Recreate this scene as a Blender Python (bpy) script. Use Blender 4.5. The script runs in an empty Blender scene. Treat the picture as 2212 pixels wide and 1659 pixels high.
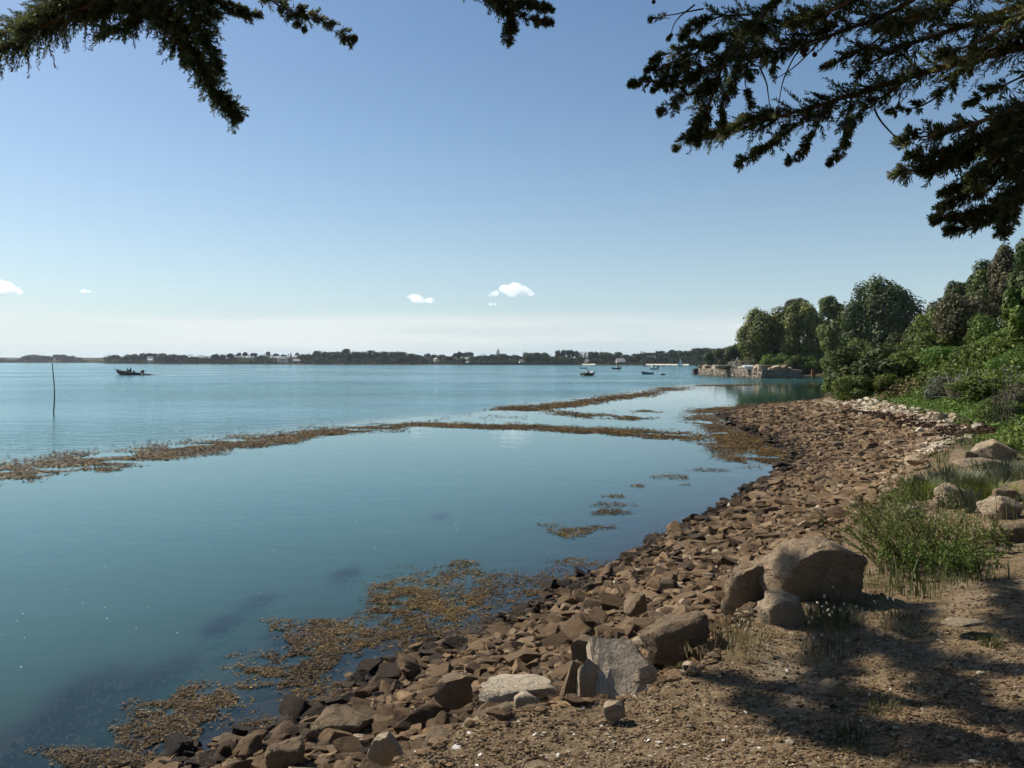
import bpy, bmesh, math, random
import numpy as np
from mathutils import Vector

random.seed(7)
RNG = np.random.default_rng(7)
scene = bpy.context.scene
COL = scene.collection

# ------------------------------------------------------------------ camera
H = 3.2                      # eye height above the water (water is z = 0)
F = 1703.0                   # focal length in 2212-px-wide picture units
PITCH = math.atan(49.5 / F)
cam = bpy.data.cameras.new("camera")
cam.sensor_width = 36.0
cam.lens = 36.0 * F / 2212.0
cam.clip_start = 0.05
cam.clip_end = 40000.0
cam_o = bpy.data.objects.new("camera", cam)
cam_o.location = (0, 0, H)
cam_o.rotation_euler = (math.pi / 2 - PITCH, 0, 0)
COL.objects.link(cam_o)
scene.camera = cam_o

# ------------------------------------------------------------------ sky and sun
SUN_EL = math.radians(42.0)
SUN_AZ = math.radians(-57.0)        # from +Y (view direction) towards +X
world = bpy.data.worlds.new("World")
scene.world = world
world.use_nodes = True
wn, wl = world.node_tree.nodes, world.node_tree.links
wn.clear()
w_out = wn.new("ShaderNodeOutputWorld")
w_bg = wn.new("ShaderNodeBackground")
w_sky = wn.new("ShaderNodeTexSky")
w_sky.sky_type = 'NISHITA'
w_sky.sun_disc = False
w_sky.sun_elevation = SUN_EL
w_sky.sun_rotation = SUN_AZ
w_sky.altitude = 0.0
w_sky.air_density = 1.0
w_sky.dust_density = 0.4
w_sky.ozone_density = 1.2
w_bg.inputs['Strength'].default_value = 0.079
# pale summer haze low in the sky, the same all round, and a thin veil of high cloud just above the horizon
w_tc = wn.new("ShaderNodeTexCoord"); w_sep = wn.new("ShaderNodeSeparateXYZ"); wl.new(w_tc.outputs['Generated'], w_sep.inputs[0])
def wmath(op, a, b=0.0, clamp=False):
    n_ = wn.new("ShaderNodeMath"); n_.operation = op; n_.use_clamp = clamp
    for i_, x_ in enumerate((a, b)):
        if isinstance(x_, bpy.types.NodeSocket): wl.new(x_, n_.inputs[i_])
        else: n_.inputs[i_].default_value = x_
    return n_.outputs[0]
def wmix(f, a, b):
    n_ = wn.new("ShaderNodeMix"); n_.data_type = 'RGBA'; wl.new(f, n_.inputs['Factor'])
    for s_, x_ in ((n_.inputs[6], a), (n_.inputs[7], b)):
        if isinstance(x_, bpy.types.NodeSocket): wl.new(x_, s_)
        else: s_.default_value = (*x_, 1)
    return n_.outputs[2]
w_el = wmath('MAXIMUM', w_sep.outputs[2], 0.0)
w_haze = wmath('MULTIPLY', wmath('POWER', 2.718, wmath('MULTIPLY', w_el, -8.0)), 0.85)
w_hs = wn.new('ShaderNodeHueSaturation'); wl.new(w_sky.outputs[0], w_hs.inputs['Color']); w_hs.inputs['Saturation'].default_value = 1.14
w_col = wmix(w_haze, w_hs.outputs[0], (5.0, 6.7, 8.0))
w_map = wn.new("ShaderNodeMapping"); wl.new(w_tc.outputs['Generated'], w_map.inputs[0]); w_map.inputs['Scale'].default_value = (1.2, 1.2, 16.0)
w_no = wn.new("ShaderNodeTexNoise"); w_no.inputs['Scale'].default_value = 1.6; w_no.inputs['Detail'].default_value = 5; wl.new(w_map.outputs[0], w_no.inputs['Vector'])
w_veil = wmath('MULTIPLY', wmath('MULTIPLY', wmath('SUBTRACT', w_no.outputs[0], 0.36), 4.0, True), wmath('MULTIPLY', wmath('SUBTRACT', 0.066, w_el), 60.0, True), True)
w_col = wmix(wmath('MULTIPLY', w_veil, 0.6), w_col, (8.6, 8.8, 8.7))
wl.new(w_col, w_bg.inputs[0])
wl.new(w_bg.outputs[0], w_out.inputs[0])

sun = bpy.data.lights.new("sun", 'SUN')
sun.energy = 5.0
sun.angle = math.radians(0.53)
sun.color = (1.0, 0.93, 0.82)
sun_o = bpy.data.objects.new("sun", sun)
to_sun = Vector((math.sin(SUN_AZ) * math.cos(SUN_EL), math.cos(SUN_AZ) * math.cos(SUN_EL), math.sin(SUN_EL)))
sun_o.rotation_euler = to_sun.to_track_quat('Z', 'Y').to_euler()
sun_o.location = (-20, 20, 30)
COL.objects.link(sun_o)

scene.view_settings.view_transform = 'Standard'
scene.view_settings.look = 'None'
scene.view_settings.exposure = 0.43
scene.view_settings.gamma = 1.0
scene.view_settings.use_curve_mapping = False
cy = scene.cycles
cy.use_denoising = True
cy.max_bounces = 7
cy.use_adaptive_sampling = True
cy.adaptive_threshold = 0.03
cy.adaptive_min_samples = 12
cy.diffuse_bounces = 1
cy.glossy_bounces = 3
cy.transmission_bounces = 2
cy.transparent_max_bounces = 12
cy.volume_bounces = 6
cy.caustics_reflective = False
cy.caustics_refractive = False
cy.sample_clamp_indirect = 6.0

# ------------------------------------------------------------------ projection helpers (layout only)
FWD = np.array([0, math.cos(PITCH), -math.sin(PITCH)])
UPV = np.array([0, math.sin(PITCH), math.cos(PITCH)])
EYE = np.array([0, 0, H])
def ray(u, v):
    return np.array([(u - 1106.0) / F, 0, 0]) + UPV * ((829.5 - v) / F) + FWD
def G(u, v, z=0.0):
    d = ray(u, v); return EYE + d * ((z - H) / d[2])
def D(u, v, y):
    d = ray(u, v); return EYE + d * (y / d[1])
def PX(y):                  # metres per picture unit at distance y
    return y / F

# ------------------------------------------------------------------ numeric helpers
def _hash(ix, iy, seed):
    h = (ix.astype(np.int64) * 374761393 + iy.astype(np.int64) * 668265263 + seed * 974634777) & 0xffffffff
    h = ((h ^ (h >> 13)) * 1274126177) & 0xffffffff
    h = (h ^ (h >> 16)) & 0xffffffff
    return h / 4294967295.0
def vnoise(x, y, seed=0):
    x = np.asarray(x, float); y = np.asarray(y, float)
    ix = np.floor(x); iy = np.floor(y)
    fx = x - ix; fy = y - iy
    fx = fx * fx * (3 - 2 * fx); fy = fy * fy * (3 - 2 * fy)
    a = _hash(ix, iy, seed); b = _hash(ix + 1, iy, seed)
    c = _hash(ix, iy + 1, seed); d = _hash(ix + 1, iy + 1, seed)
    return (a * (1 - fx) + b * fx) * (1 - fy) + (c * (1 - fx) + d * fx) * fy
def fbm(x, y, seed=0, octv=4):
    s = 0; a = 0.5; t = 0
    for i in range(octv):
        s = s + a * vnoise(np.asarray(x) * 2 ** i, np.asarray(y) * 2 ** i, seed + i * 17); t += a; a *= 0.5
    return s / t
def sstep(a, b, x):
    t = np.clip((np.asarray(x, float) - a) / (b - a), 0, 1); return t * t * (3 - 2 * t)
def seg_dist(px, py, poly):
    """unsigned distance to a polyline and sign (+ on the right-hand side when walking along it)"""
    best = np.full(px.shape, 1e12); sign = np.ones(px.shape)
    for (ax, ay), (bx, by) in zip(poly[:-1], poly[1:]):
        dx, dy = bx - ax, by - ay; L2 = dx * dx + dy * dy
        t = np.clip(((px - ax) * dx + (py - ay) * dy) / L2, 0, 1)
        qx, qy = ax + t * dx, ay + t * dy
        d2 = (px - qx) ** 2 + (py - qy) ** 2
        cr = (px - ax) * dy - (py - ay) * dx
        m = d2 < best - 1e-9
        best = np.where(m, d2, best); sign = np.where(m, np.where(cr >= 0, 1.0, -1.0), sign)
    return np.sqrt(best) * sign
def unit(a):
    return a / np.maximum(np.linalg.norm(a, axis=-1, keepdims=True), 1e-9)

def npmesh(name, V, Fc, smooth=False, attrs=None):
    V = np.asarray(V, np.float32).reshape(-1, 3)
    me = bpy.data.meshes.new(name)
    me.vertices.add(len(V)); me.vertices.foreach_set('co', V.ravel())
    groups = Fc if isinstance(Fc, list) else [Fc]
    groups = [np.asarray(f, np.int32) for f in groups if len(f)]
    nl = sum(f.size for f in groups); npoly = sum(len(f) for f in groups)
    me.loops.add(nl); me.polygons.add(npoly)
    me.loops.foreach_set('vertex_index', np.concatenate([f.ravel() for f in groups]))
    st = []; o = 0
    for f in groups:
        k = f.shape[1]; st.append(np.arange(len(f)) * k + o); o += f.size
    me.polygons.foreach_set('loop_start', np.concatenate(st).astype(np.int32))
    me.polygons.foreach_set('use_smooth', np.full(npoly, smooth, bool))
    for k, a in (attrs or {}).items():
        at = me.attributes.new(k, 'FLOAT', 'POINT'); at.data.foreach_set('value', np.asarray(a, np.float32))
    me.update(calc_edges=True)
    return me
def put(name, me, mat=None, parent=None, loc=None):
    o = bpy.data.objects.new(name, me); COL.objects.link(o)
    if mat is not None and me is not None and not me.materials: me.materials.append(mat)
    if parent is not None: o.parent = parent
    if loc is not None: o.location = loc
    return o
def tag(o, label=None, cat=None, group=None, kind=None):
    if label: o['label'] = label
    if cat: o['category'] = cat
    if group: o['group'] = group
    if kind: o['kind'] = kind
    return o
def thing(name, label, cat, loc=(0, 0, 0), rz=0.0, group=None):
    o = bpy.data.objects.new(name, None); COL.objects.link(o)
    o.empty_display_size = 0.2
    o.location = loc; o.rotation_euler = (0, 0, rz)
    return tag(o, label, cat, group)
ORD = ['', 'first', 'second', 'third', 'fourth', 'fifth', 'sixth', 'seventh', 'eighth', 'ninth', 'tenth', 'eleventh', 'twelfth',
       'thirteenth', 'fourteenth', 'fifteenth', 'sixteenth', 'seventeenth', 'eighteenth', 'nineteenth', 'twentieth']
def ordn(i):
    if i <= 20: return ORD[i]
    tens = {2: 'twenty', 3: 'thirty', 4: 'forty', 5: 'fifty', 6: 'sixty', 7: 'seventy', 8: 'eighty', 9: 'ninety'}[i // 10]
    return tens[:-1] + 'ieth' if i % 10 == 0 else tens + '-' + ORD[i % 10]

class MB:
    """collects boxes, tubes and lofts into one mesh"""
    def __init__(s): s.V = []; s.F = {}; s.n = 0
    def add(s, V, Fs):
        V = np.asarray(V, float).reshape(-1, 3)
        if isinstance(Fs, list) and len(Fs) and np.ndim(Fs[0]) == 1: Fs = np.array(Fs)
        for f in (Fs if isinstance(Fs, list) else [Fs]):
            f = np.asarray(f, int)
            if len(f): s.F.setdefault(f.shape[1], []).append(f + s.n)
        s.V.append(V); s.n += len(V)
    def box(s, c, d, rz=0.0, tilt=None):
        c = np.array(c, float); d = np.array(d, float) / 2
        v = np.array([[x, y, z] for x in (-1, 1) for y in (-1, 1) for z in (-1, 1)], float) * d
        if tilt is not None:
            ca, sa = math.cos(tilt), math.sin(tilt); v = v @ np.array([[ca, 0, -sa], [0, 1, 0], [sa, 0, ca]])
        ca, sa = math.cos(rz), math.sin(rz); v = v @ np.array([[ca, sa, 0], [-sa, ca, 0], [0, 0, 1]])
        s.add(v + c, [[0, 1, 3, 2], [4, 6, 7, 5], [0, 4, 5, 1], [2, 3, 7, 6], [0, 2, 6, 4], [1, 5, 7, 3]])
    def tube(s, P, R, n=6, cap=True):
        V, Fq = tube(P, R, n); s.add(V, Fq)
        if cap:
            k = len(P)
            for j, ring in ((0, list(range(n))[::-1]), (k - 1, list(range(n)))):
                c = np.asarray(P[j], float)
                vv = np.vstack([V[j * n:(j + 1) * n], c])
                s.add(vv, np.array([[ring[i], ring[(i + 1) % n], n] for i in range(n)]))
    def loft(s, rings, closed=True, caps=True):
        n = len(rings[0]); V = np.array(rings, float).reshape(-1, 3); f = []
        for i in range(len(rings) - 1):
            for j in range(n if closed else n - 1):
                f.append([i * n + j, i * n + (j + 1) % n, (i + 1) * n + (j + 1) % n, (i + 1) * n + j])
        s.add(V, np.array(f))
        if caps:
            for r in (rings[0], rings[-1]):
                r = np.array(r, float); s.add(np.vstack([r, r.mean(0)]), np.array([[i, (i + 1) % n, n] for i in range(n)]))
    def mesh(s, name, smooth=False):
        return npmesh(name, np.vstack(s.V), [np.vstack(f) for f in s.F.values()], smooth)
    def put(s, name, mat, parent=None, smooth=False):
        return put(name, s.mesh(name, smooth), mat, parent)

def tube(P, R, n=6):
    P = np.asarray(P, float); k = len(P); R = np.broadcast_to(np.asarray(R, float), (k,))
    T = np.gradient(P, axis=0); T = unit(T)
    ref = np.array([0.31, 0.2, 0.93]); 
    if abs(np.dot(T[0], ref)) > 0.9: ref = np.array([0.9, -0.3, 0.1])
    A = unit(np.cross(T, ref)); B = np.cross(T, A)
    a = np.linspace(0, 2 * math.pi, n, endpoint=False)
    V = P[:, None, :] + R[:, None, None] * (np.cos(a)[None, :, None] * A[:, None, :] + np.sin(a)[None, :, None] * B[:, None, :])
    f = [[i * n + j, i * n + (j + 1) % n, (i + 1) * n + (j + 1) % n, (i + 1) * n + j] for i in range(k - 1) for j in range(n)]
    return V.reshape(-1, 3), np.array(f)
def smooth_path(P, n):
    P = np.asarray(P, float); t = np.zeros(len(P)); t[1:] = np.cumsum(np.linalg.norm(np.diff(P, axis=0), axis=1))
    tt = np.linspace(0, t[-1], n)
    Q = np.stack([np.interp(tt, t, P[:, i]) for i in range(P.shape[1])], 1)
    for _ in range(3):
        Q[1:-1] = 0.25 * Q[:-2] + 0.5 * Q[1:-1] + 0.25 * Q[2:]
    return Q

# ------------------------------------------------------------------ materials
class NT:
    def __init__(s, name):
        s.m = bpy.data.materials.new(name); s.m.use_nodes = True
        s.n = s.m.node_tree.nodes; s.l = s.m.node_tree.links; s.n.clear()
        s.out = s.n.new('ShaderNodeOutputMaterial')
    def node(s, t, **kw):
        nd = s.n.new('ShaderNode' + t)
        for k, v in kw.items():
            if k in nd.inputs.keys(): s.set(nd.inputs[k], v)
            else: setattr(nd, k, v)
        return nd
    def set(s, inp, v):
        if isinstance(v, bpy.types.NodeSocket): s.l.new(v, inp)
        elif isinstance(v, (tuple, list)) and len(v) == 3 and inp.type == 'RGBA': inp.default_value = (*v, 1)
        else: inp.default_value = v
    def math(s, op, a, b=0.0, clamp=False):
        nd = s.n.new('ShaderNodeMath'); nd.operation = op; nd.use_clamp = clamp
        s.set(nd.inputs[0], a); s.set(nd.inputs[1], b); return nd.outputs[0]
    def mix(s, f, a, b):
        nd = s.n.new('ShaderNodeMix'); nd.data_type = 'RGBA'
        s.set(nd.inputs['Factor'], f); s.set(nd.inputs[6], a); s.set(nd.inputs[7], b); return nd.outputs[2]
    def mixs(s, f, a, b):
        nd = s.n.new('ShaderNodeMixShader'); s.set(nd.inputs[0], f); s.l.new(a, nd.inputs[1]); s.l.new(b, nd.inputs[2]); return nd.outputs[0]
    def coord(s, kind='Object'): return s.n.new('ShaderNodeTexCoord').outputs[kind]
    def noise(s, scale, detail=4, rough=0.55, vec=None, out='Fac'):
        nd = s.node('TexNoise', Scale=scale, Detail=detail, Roughness=rough)
        s.l.new(vec if vec is not None else s.coord(), nd.inputs['Vector']); return nd.outputs[out]
    def ramp(s, f, stops):
        nd = s.n.new('ShaderNodeValToRGB'); el = nd.color_ramp.elements
        while len(el) < len(stops): el.new(0.5)
        for e, (p, c) in zip(el, stops): e.position = p; e.color = (*c, 1) if len(c) == 3 else c
        s.set(nd.inputs[0], f); return nd.outputs[0]
    def attr(s, name): return s.node('Attribute', attribute_name=name).outputs['Fac']
    def bump(s, h, strength=0.5, dist=0.02):
        nd = s.node('Bump', Strength=strength, Distance=dist); s.l.new(h, nd.inputs['Height']); return nd.outputs[0]
    def bsdf(s, color, rough=0.8, spec=0.3, normal=None, **kw):
        nd = s.n.new('ShaderNodeBsdfPrincipled')
        s.set(nd.inputs['Base Color'], color); s.set(nd.inputs['Roughness'], rough); s.set(nd.inputs['Specular IOR Level'], spec)
        if normal is not None: s.l.new(normal, nd.inputs['Normal'])
        for k, v in kw.items(): s.set(nd.inputs[k.replace('_', ' ')], v)
        return nd.outputs[0]
    def done(s, shader, disp=None):
        s.l.new(shader, s.out.inputs['Surface']); return s.m

def mat_plain(name, c1, c2=None, scale=6.0, rough=0.7, spec=0.3, bump=0.0, bscale=None, obj_random=0.0, metal=0.0):
    t = NT(name)
    f = t.noise(scale, 5, 0.6)
    col = t.ramp(f, [(0.3, c1), (0.7, c2 or tuple(x * 0.7 for x in c1))])
    if obj_random:
        r = t.node('ObjectInfo').outputs['Random']
        hs = t.node('HueSaturation', Color=col)
        t.set(hs.inputs['Value'], t.math('ADD', t.math('MULTIPLY', r, 2 * obj_random), 1 - obj_random)); col = hs.outputs[0]
    nm = t.bump(t.noise(bscale or scale * 4, 6, 0.65), bump, 0.03) if bump else None
    return t.done(t.bsdf(col, rough, spec, nm, Metallic=metal))
def mat_leaf(name, dark, mid, light, transl=0.3, rough=0.55, obj_random=0.15, hue=0.02):
    t = NT(name)
    col = t.ramp(t.attr('tone'), [(0.0, dark), (0.5, mid), (1.0, light)])
    oi = t.node('ObjectInfo').outputs['Random']
    hs = t.node('HueSaturation', Color=col)
    t.set(hs.inputs['Value'], t.math('ADD', t.math('MULTIPLY', oi, 2 * obj_random), 1 - obj_random))
    t.set(hs.inputs['Hue'], t.math('ADD', t.math('MULTIPLY', oi, 2 * hue), 0.5 - hue))
    c = hs.outputs[0]
    p = t.bsdf(c, rough, 0.25)
    tr = t.node('BsdfTranslucent', Color=c).outputs[0]
    return t.done(t.mixs(transl, p, tr))
def mat_stone(name, stops, bump=0.6, scale=9.0, objrand=True, attr=None, rough=0.85):
    """stone colour: picks from stops by object/attribute random, mottled and lichened by noise"""
    t = NT(name)
    r = t.attr(attr) if attr else t.node('ObjectInfo').outputs['Random']
    base = t.ramp(r, stops)
    vec = t.coord('Generated') if False else t.coord('Object')
    n1 = t.noise(scale, 6, 0.65, vec); n2 = t.noise(scale * 0.35, 3, 0.5, vec)
    v = t.math('ADD', t.math('MULTIPLY', n1, 0.9), 0.55)
    hs = t.node('HueSaturation', Color=base); t.set(hs.inputs['Value'], v)
    col = t.mix(t.ramp(n2, [(0.52, (0, 0, 0)), (0.68, (0.55, 0.55, 0.55))]), hs.outputs[0], t.mix(0.5, hs.outputs[0], (0.16, 0.14, 0.10)))
    nm = t.bump(t.noise(scale * 3.0, 8, 0.7, vec), bump, 0.03)
    return t.done(t.bsdf(col, rough, 0.25, nm))

# ================================================================== TERRAIN
SHORE_PX = [(400, 1659), (650, 1560), (870, 1430), (1100, 1340), (1230, 1270), (1350, 1215), (1480, 1140), (1600, 1080), (1690, 1015),
            (1722, 985), (1650, 945), (1585, 915), (1562, 895), (1600, 884), (1700, 875), (1785, 868)]
SHORE = [(-600, -300), (-25, -14), (-14, -5), (-8, 0), (-4.6, 3.4)] + [tuple(G(u, v)[:2]) for u, v in SHORE_PX] + \
        [(36, 90), (41.5, 103), (50, 112), (62, 132), (71, 152), (69, 166), (60, 171), (56, 176), (54, 190), (62, 230), (85, 310), (160, 560), (900, 3000)]
BANK = [(-600, -310), (-25, -17), (-12, -7), (-6, -1.2), (-2.6, 2.2)] + \
       [tuple(G(u, v, z)[:2]) for u, v, z in [(700, 1720, 1.3), (800, 1655, 1.35), (1020, 1530, 1.35), (1210, 1500, 1.35), (1400, 1468, 1.35), (1490, 1415, 1.35),
                                              (1560, 1345, 1.3), (1690, 1290, 1.25), (1790, 1205, 1.2), (1860, 1120, 1.15), (1930, 1060, 1.15), (1985, 1010, 1.1), (2060, 960, 1.05), (2120, 928, 1.0)]] + \
       [(17.2, 30), (18.6, 37), (20.5, 46), (26, 58), (36, 80), (44, 97), (50, 106), (66, 128), (78, 150), (76, 170), (66, 180), (62, 192), (70, 230), (95, 310), (170, 560), (910, 3000)]

def terrain(x, y, detail=True):
    x = np.asarray(x, float); y = np.asarray(y, float)
    wx = x + 0.55 * (fbm(x * 0.7, y * 0.7, 5, 3) - 0.5) * sstep(5, 14, np.abs(y) + np.abs(x)) 
    dS = seg_dist(wx, y, SHORE); dB = seg_dist(wx, y, BANK)
    zf = 0.72 + 0.1 * sstep(10, 30, y)
    zE = 1.32 - 0.25 * sstep(9, 25, y)
    t = np.clip(dS / np.maximum(dS - np.minimum(dB, 0) , 1e-3), 0, 1)
    beach = zf * t ** 0.9
    sea = np.maximum(dS, -9) * 0.14 + np.minimum(dS + 9, 0) * 0.02
    sea = np.maximum(sea, -2.2)
    top = zf + (zE - zf) * sstep(-0.35, 0.12, dB) + (1.6 - zE) * sstep(0.0, 2.6, dB) * (1 - sstep(9, 22, y)) 
    far = sstep(8, 22, y)
    d0 = 5.5 * (1 - far) + 1.5 * far
    hill = (8.5 * (1 - np.exp(-np.maximum(dB - d0, 0) / 15.0)))
    z = np.where(dS < 0, sea, np.where(dB < -0.35, beach, np.maximum(top, beach) + hill))
    if detail:
        near = 1 - sstep(6, 18, np.hypot(x, y - 4))
        z = z + (fbm(x * 1.1, y * 1.1, 11, 3) - 0.5) * 0.10 * np.where(dS > 0, 1, 0.5)
        z = z + near * np.where(dB > -0.3, 1.0, 0.3) * ((fbm(x * 5, y * 5, 21, 3) - 0.5) * 0.055 + (fbm(x * 22, y * 22, 31, 2) - 0.5) * 0.02)
    return z, dS, dB
def tz(x, y):
    return float(terrain(np.array([x]), np.array([y]))[0][0])

def axis(lo, hi, step, far_lo, far_hi, g):
    a = list(np.arange(lo, hi, step)); s = step; p = a[-1]
    while p < far_hi: s *= g; p += s; a.append(p)
    b = []; s = step; p = lo
    while p > far_lo: s *= g; p -= s; b.append(p)
    return np.array(b[::-1] + a)
XS = axis(-3.4, 5.6, 0.075, -3000, 3000, 1.06)
YS = axis(2.6, 9.0, 0.075, -300, 6500, 1.036)
GX, GY = np.meshgrid(XS, YS)
TZ, TS, TB = terrain(GX, GY)
NX, NY = len(XS), len(YS)
idx = np.arange(NX * NY).reshape(NY, NX)
QF = np.stack([idx[:-1, :-1], idx[:-1, 1:], idx[1:, 1:], idx[1:, :-1]], -1).reshape(-1, 4)

dirt_w = sstep(-0.45, -0.1, TB) * (1 - sstep(14, 24, GY))
green_w = sstep(-0.1, 1.0, TB) * sstep(9, 20, GY + 2.0 * np.maximum(TB - 4, 0))
wet_w = 1 - sstep(0.02, 0.16, TZ)
def terrain_material():
    t = NT('ground_soil')
    co = t.coord()
    n1 = t.noise(1.3, 5, 0.6, co); n2 = t.noise(14, 6, 0.7, co); n3 = t.noise(60, 4, 0.7, co)
    soil = t.ramp(t.math('ADD', t.math('MULTIPLY', n2, 0.6), t.math('MULTIPLY', n3, 0.4)), [(0.32, (0.052, 0.036, 0.020)), (0.5, (0.142, 0.100, 0.056)), (0.68, (0.265, 0.205, 0.125))])
    soil = t.mix(t.ramp(n1, [(0.5, (0, 0, 0)), (0.72, (0.75, 0.75, 0.75))]), soil, t.mix(0.55, soil, (0.26, 0.23, 0.19)))
    beach = t.ramp(n2, [(0.3, (0.035, 0.024, 0.016)), (0.7, (0.12, 0.082, 0.052))])
    green = t.ramp(n2, [(0.3, (0.03, 0.04, 0.015)), (0.7, (0.10, 0.11, 0.04))])
    c = t.mix(t.attr('dirt'), beach, soil)
    c = t.mix(t.attr('green'), c, green)
    c = t.mix(t.math('MULTIPLY', t.attr('wet'), 0.6), c, (0.028, 0.024, 0.02))
    h = t.math('ADD', t.math('MULTIPLY', n2, 0.6), t.math('MULTIPLY', n3, 0.4))
    nm = t.bump(h, 0.6, 0.03)
    return t.done(t.bsdf(c, 0.95, 0.1, nm))
ground = put('ground', npmesh('ground', np.stack([GX, GY, TZ], -1), QF, True, {'dirt': dirt_w.ravel(), 'green': green_w.ravel(), 'wet': wet_w.ravel()}), terrain_material())
tag(ground, 'brown earth bank, stony beach slope and wooded hill', None, None, 'structure')

# ================================================================== WATER
BOUND = [tuple(G(u, v)[:2]) for u, v in [(-900, 1120), (-60, 1020), (300, 975), (600, 938), (850, 912), (1000, 905), (1090, 885), (1200, 872), (1380, 846), (1490, 831)]]
CLUMPS = [(750, 1240, 26, .10), (480, 1350, 30, .22), (190, 1490, 55, .22), (370, 1450, 38, .28), (300, 1475, 34, .25), (100, 1575, 70, .18), (950, 1115, 18, .3), (620, 1375, 34, .2), (20, 1640, 60, .2), (560, 1300, 26, .4), (250, 1530, 40, .3)]
depth = np.maximum(-TZ, 0.0)
for (u, v, r, dd) in CLUMPS:
    c = G(u, v); rw = r * 1.25 * PX(c[1]); ry = rw * 2.0
    q = ((GX - c[0]) / rw) ** 2 + ((GY - c[1]) / ry) ** 2
    dd = dd * 0.35; w = np.exp(-q * 1.1) * (0.6 + 1.5 * fbm(GX * 4, GY * 4, 77, 3))
    depth = depth * (1 - np.clip(w, 0, 0.92)) + dd * np.clip(w, 0, 0.92)
bx = np.array([b[0] for b in BOUND]); by = np.array([b[1] for b in BOUND])
yb = np.interp(GX, bx, by)
ripple = sstep(-1.0, 10.0, (GY - yb)) 
water_keep = (TZ < 0.25).ravel()
wf = QF[np.any(water_keep[QF], axis=1)]
used = np.unique(wf); remap = np.full(NX * NY, -1); remap[used] = np.arange(len(used))
WV = np.stack([GX, GY, np.zeros_like(GX)], -1).reshape(-1, 3)[used]
def water_material():
    t = NT('sea_water')
    co = t.coord()
    mp = t.node('Mapping'); t.l.new(co, mp.inputs['Vector']); mp.inputs['Scale'].default_value = (0.55, 1.0, 1.0); mp.inputs['Rotation'].default_value = (0, 0, 0.25)
    v = mp.outputs[0]
    big = t.noise(0.035, 3, 0.5, v); n1 = t.noise(0.9, 3, 0.55, v); n2 = t.noise(3.6, 3, 0.6, v); n3 = t.noise(11.0, 2, 0.5, v); n4 = t.noise(0.16, 2, 0.5, v)
    rip = t.attr('ripple')
    patch = t.ramp(big, [(0.36, (0.22, 0.22, 0.22)), (0.62, (1, 1, 1))])
    h = t.math('ADD', t.math('MULTIPLY', n1, 1.0), t.math('ADD', t.math('MULTIPLY', n2, 0.34), t.math('MULTIPLY', n3, 0.05)))
    h = t.math('ADD', h, t.math('MULTIPLY', n4, 0.5))
    nb = t.node('Bump', Distance=0.30); t.l.new(h, nb.inputs['Height'])
    st = t.math('ADD', 0.018, t.math('MULTIPLY', t.math('MULTIPLY', rip, patch), 0.55))
    t.set(nb.inputs['Strength'], st)
    nm = nb.outputs[0]
    fr = t.node('Fresnel', IOR=1.333); t.l.new(nm, fr.inputs['Normal'])
    gl = t.node('BsdfGlossy', Roughness=0.06); t.set(gl.inputs['Color'], t.mix(rip, (0.88, 0.95, 1.0), (0.64, 0.82, 0.92))); t.l.new(nm, gl.inputs['Normal'])
    t.set(gl.inputs['Roughness'], t.math('ADD', 0.03, t.math('MULTIPLY', rip, 0.08)))
    dp = t.attr('depth')
    op = t.math('SUBTRACT', 1.0, t.math('POWER', 2.718, t.math('MULTIPLY', dp, -1.7)))
    tint = t.ramp(t.noise(0.12, 2, 0.5, co), [(0.3, (0.032, 0.096, 0.075)), (0.7, (0.046, 0.126, 0.094))])
    df = t.node('BsdfDiffuse', Color=tint).outputs[0]
    tr = t.node('BsdfTransparent', Color=(0.80, 0.86, 0.92)).outputs[0]
    body = t.mixs(op, tr, df)
    return t.done(t.mixs(fr.outputs[0], body, gl.outputs[0]))
water = put('sea_water', npmesh('sea_water', WV, remap[wf], True, {'depth': depth.ravel()[used], 'ripple': ripple.ravel()[used]}), water_material())
tag(water, 'calm blue green sea filling the bay', None, None, 'structure')

# ================================================================== FAR SHORE (land strip)
FS = [(-900, 783.3), (-300, 783.4), (120, 783.9), (200, 784.0), (232, 785.5), (320, 786.2), (450, 786.6), (700, 787.3), (900, 787.6), (1150, 787.9), (1300, 788.2), (1480, 789.0), (1560, 789.4), (1700, 789.4), (2300, 789.4)]
fsu = np.array([f[0] for f in FS], float); fsv = np.array([f[1] for f in FS])
def fs_y(u): return float(G(u, np.interp(u, fsu, fsv))[1])
def far_xy(u, back):
    y = fs_y(u) + back; return D(u, 780, y)[0], y
def far_z(back, u):
    hi = 3.0 + 3.0 * vnoise(np.array([u * 0.012]), np.array([0.3]), 3)[0] + (3.0 if 560 < u < 860 else 0) + 5 * sstep(1350, 1600, u)
    return float(-0.3 + 1.1 * sstep(0, 10, back) + hi * sstep(8, 120, back))
us = np.linspace(-900, 2300, 321); backs = np.array([-6, 0, 4, 9, 16, 30, 60, 120, 300, 900])
fv = []
for u in us:
    for b in backs:
        x, y = far_xy(u, b + 3 * (vnoise(np.array([u * .11]), np.array([1.7]), 9)[0] - .5)); fv.append((x, y, far_z(b, u) + 0.25 * (vnoise(np.array([u * .3]), np.array([b * .1]), 4)[0] - 0.5)))
fi = np.arange(len(us) * len(backs)).reshape(len(us), len(backs))
fq = np.stack([fi[:-1, :-1], fi[1:, :-1], fi[1:, 1:], fi[:-1, 1:]], -1).reshape(-1, 4)
m_farland = mat_plain('far_land', (0.06, 0.065, 0.03), (0.11, 0.09, 0.05), 0.05, 0.95, 0.05)
tag(put('far_shore', npmesh('far_shore', np.array(fv), fq, True), m_farland), 'low wooded land across the water', None, None, 'structure')
m_sand = mat_plain('pale_sand', (0.62, 0.57, 0.47), (0.5, 0.45, 0.36), 0.3, 0.95, 0.05)
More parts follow.
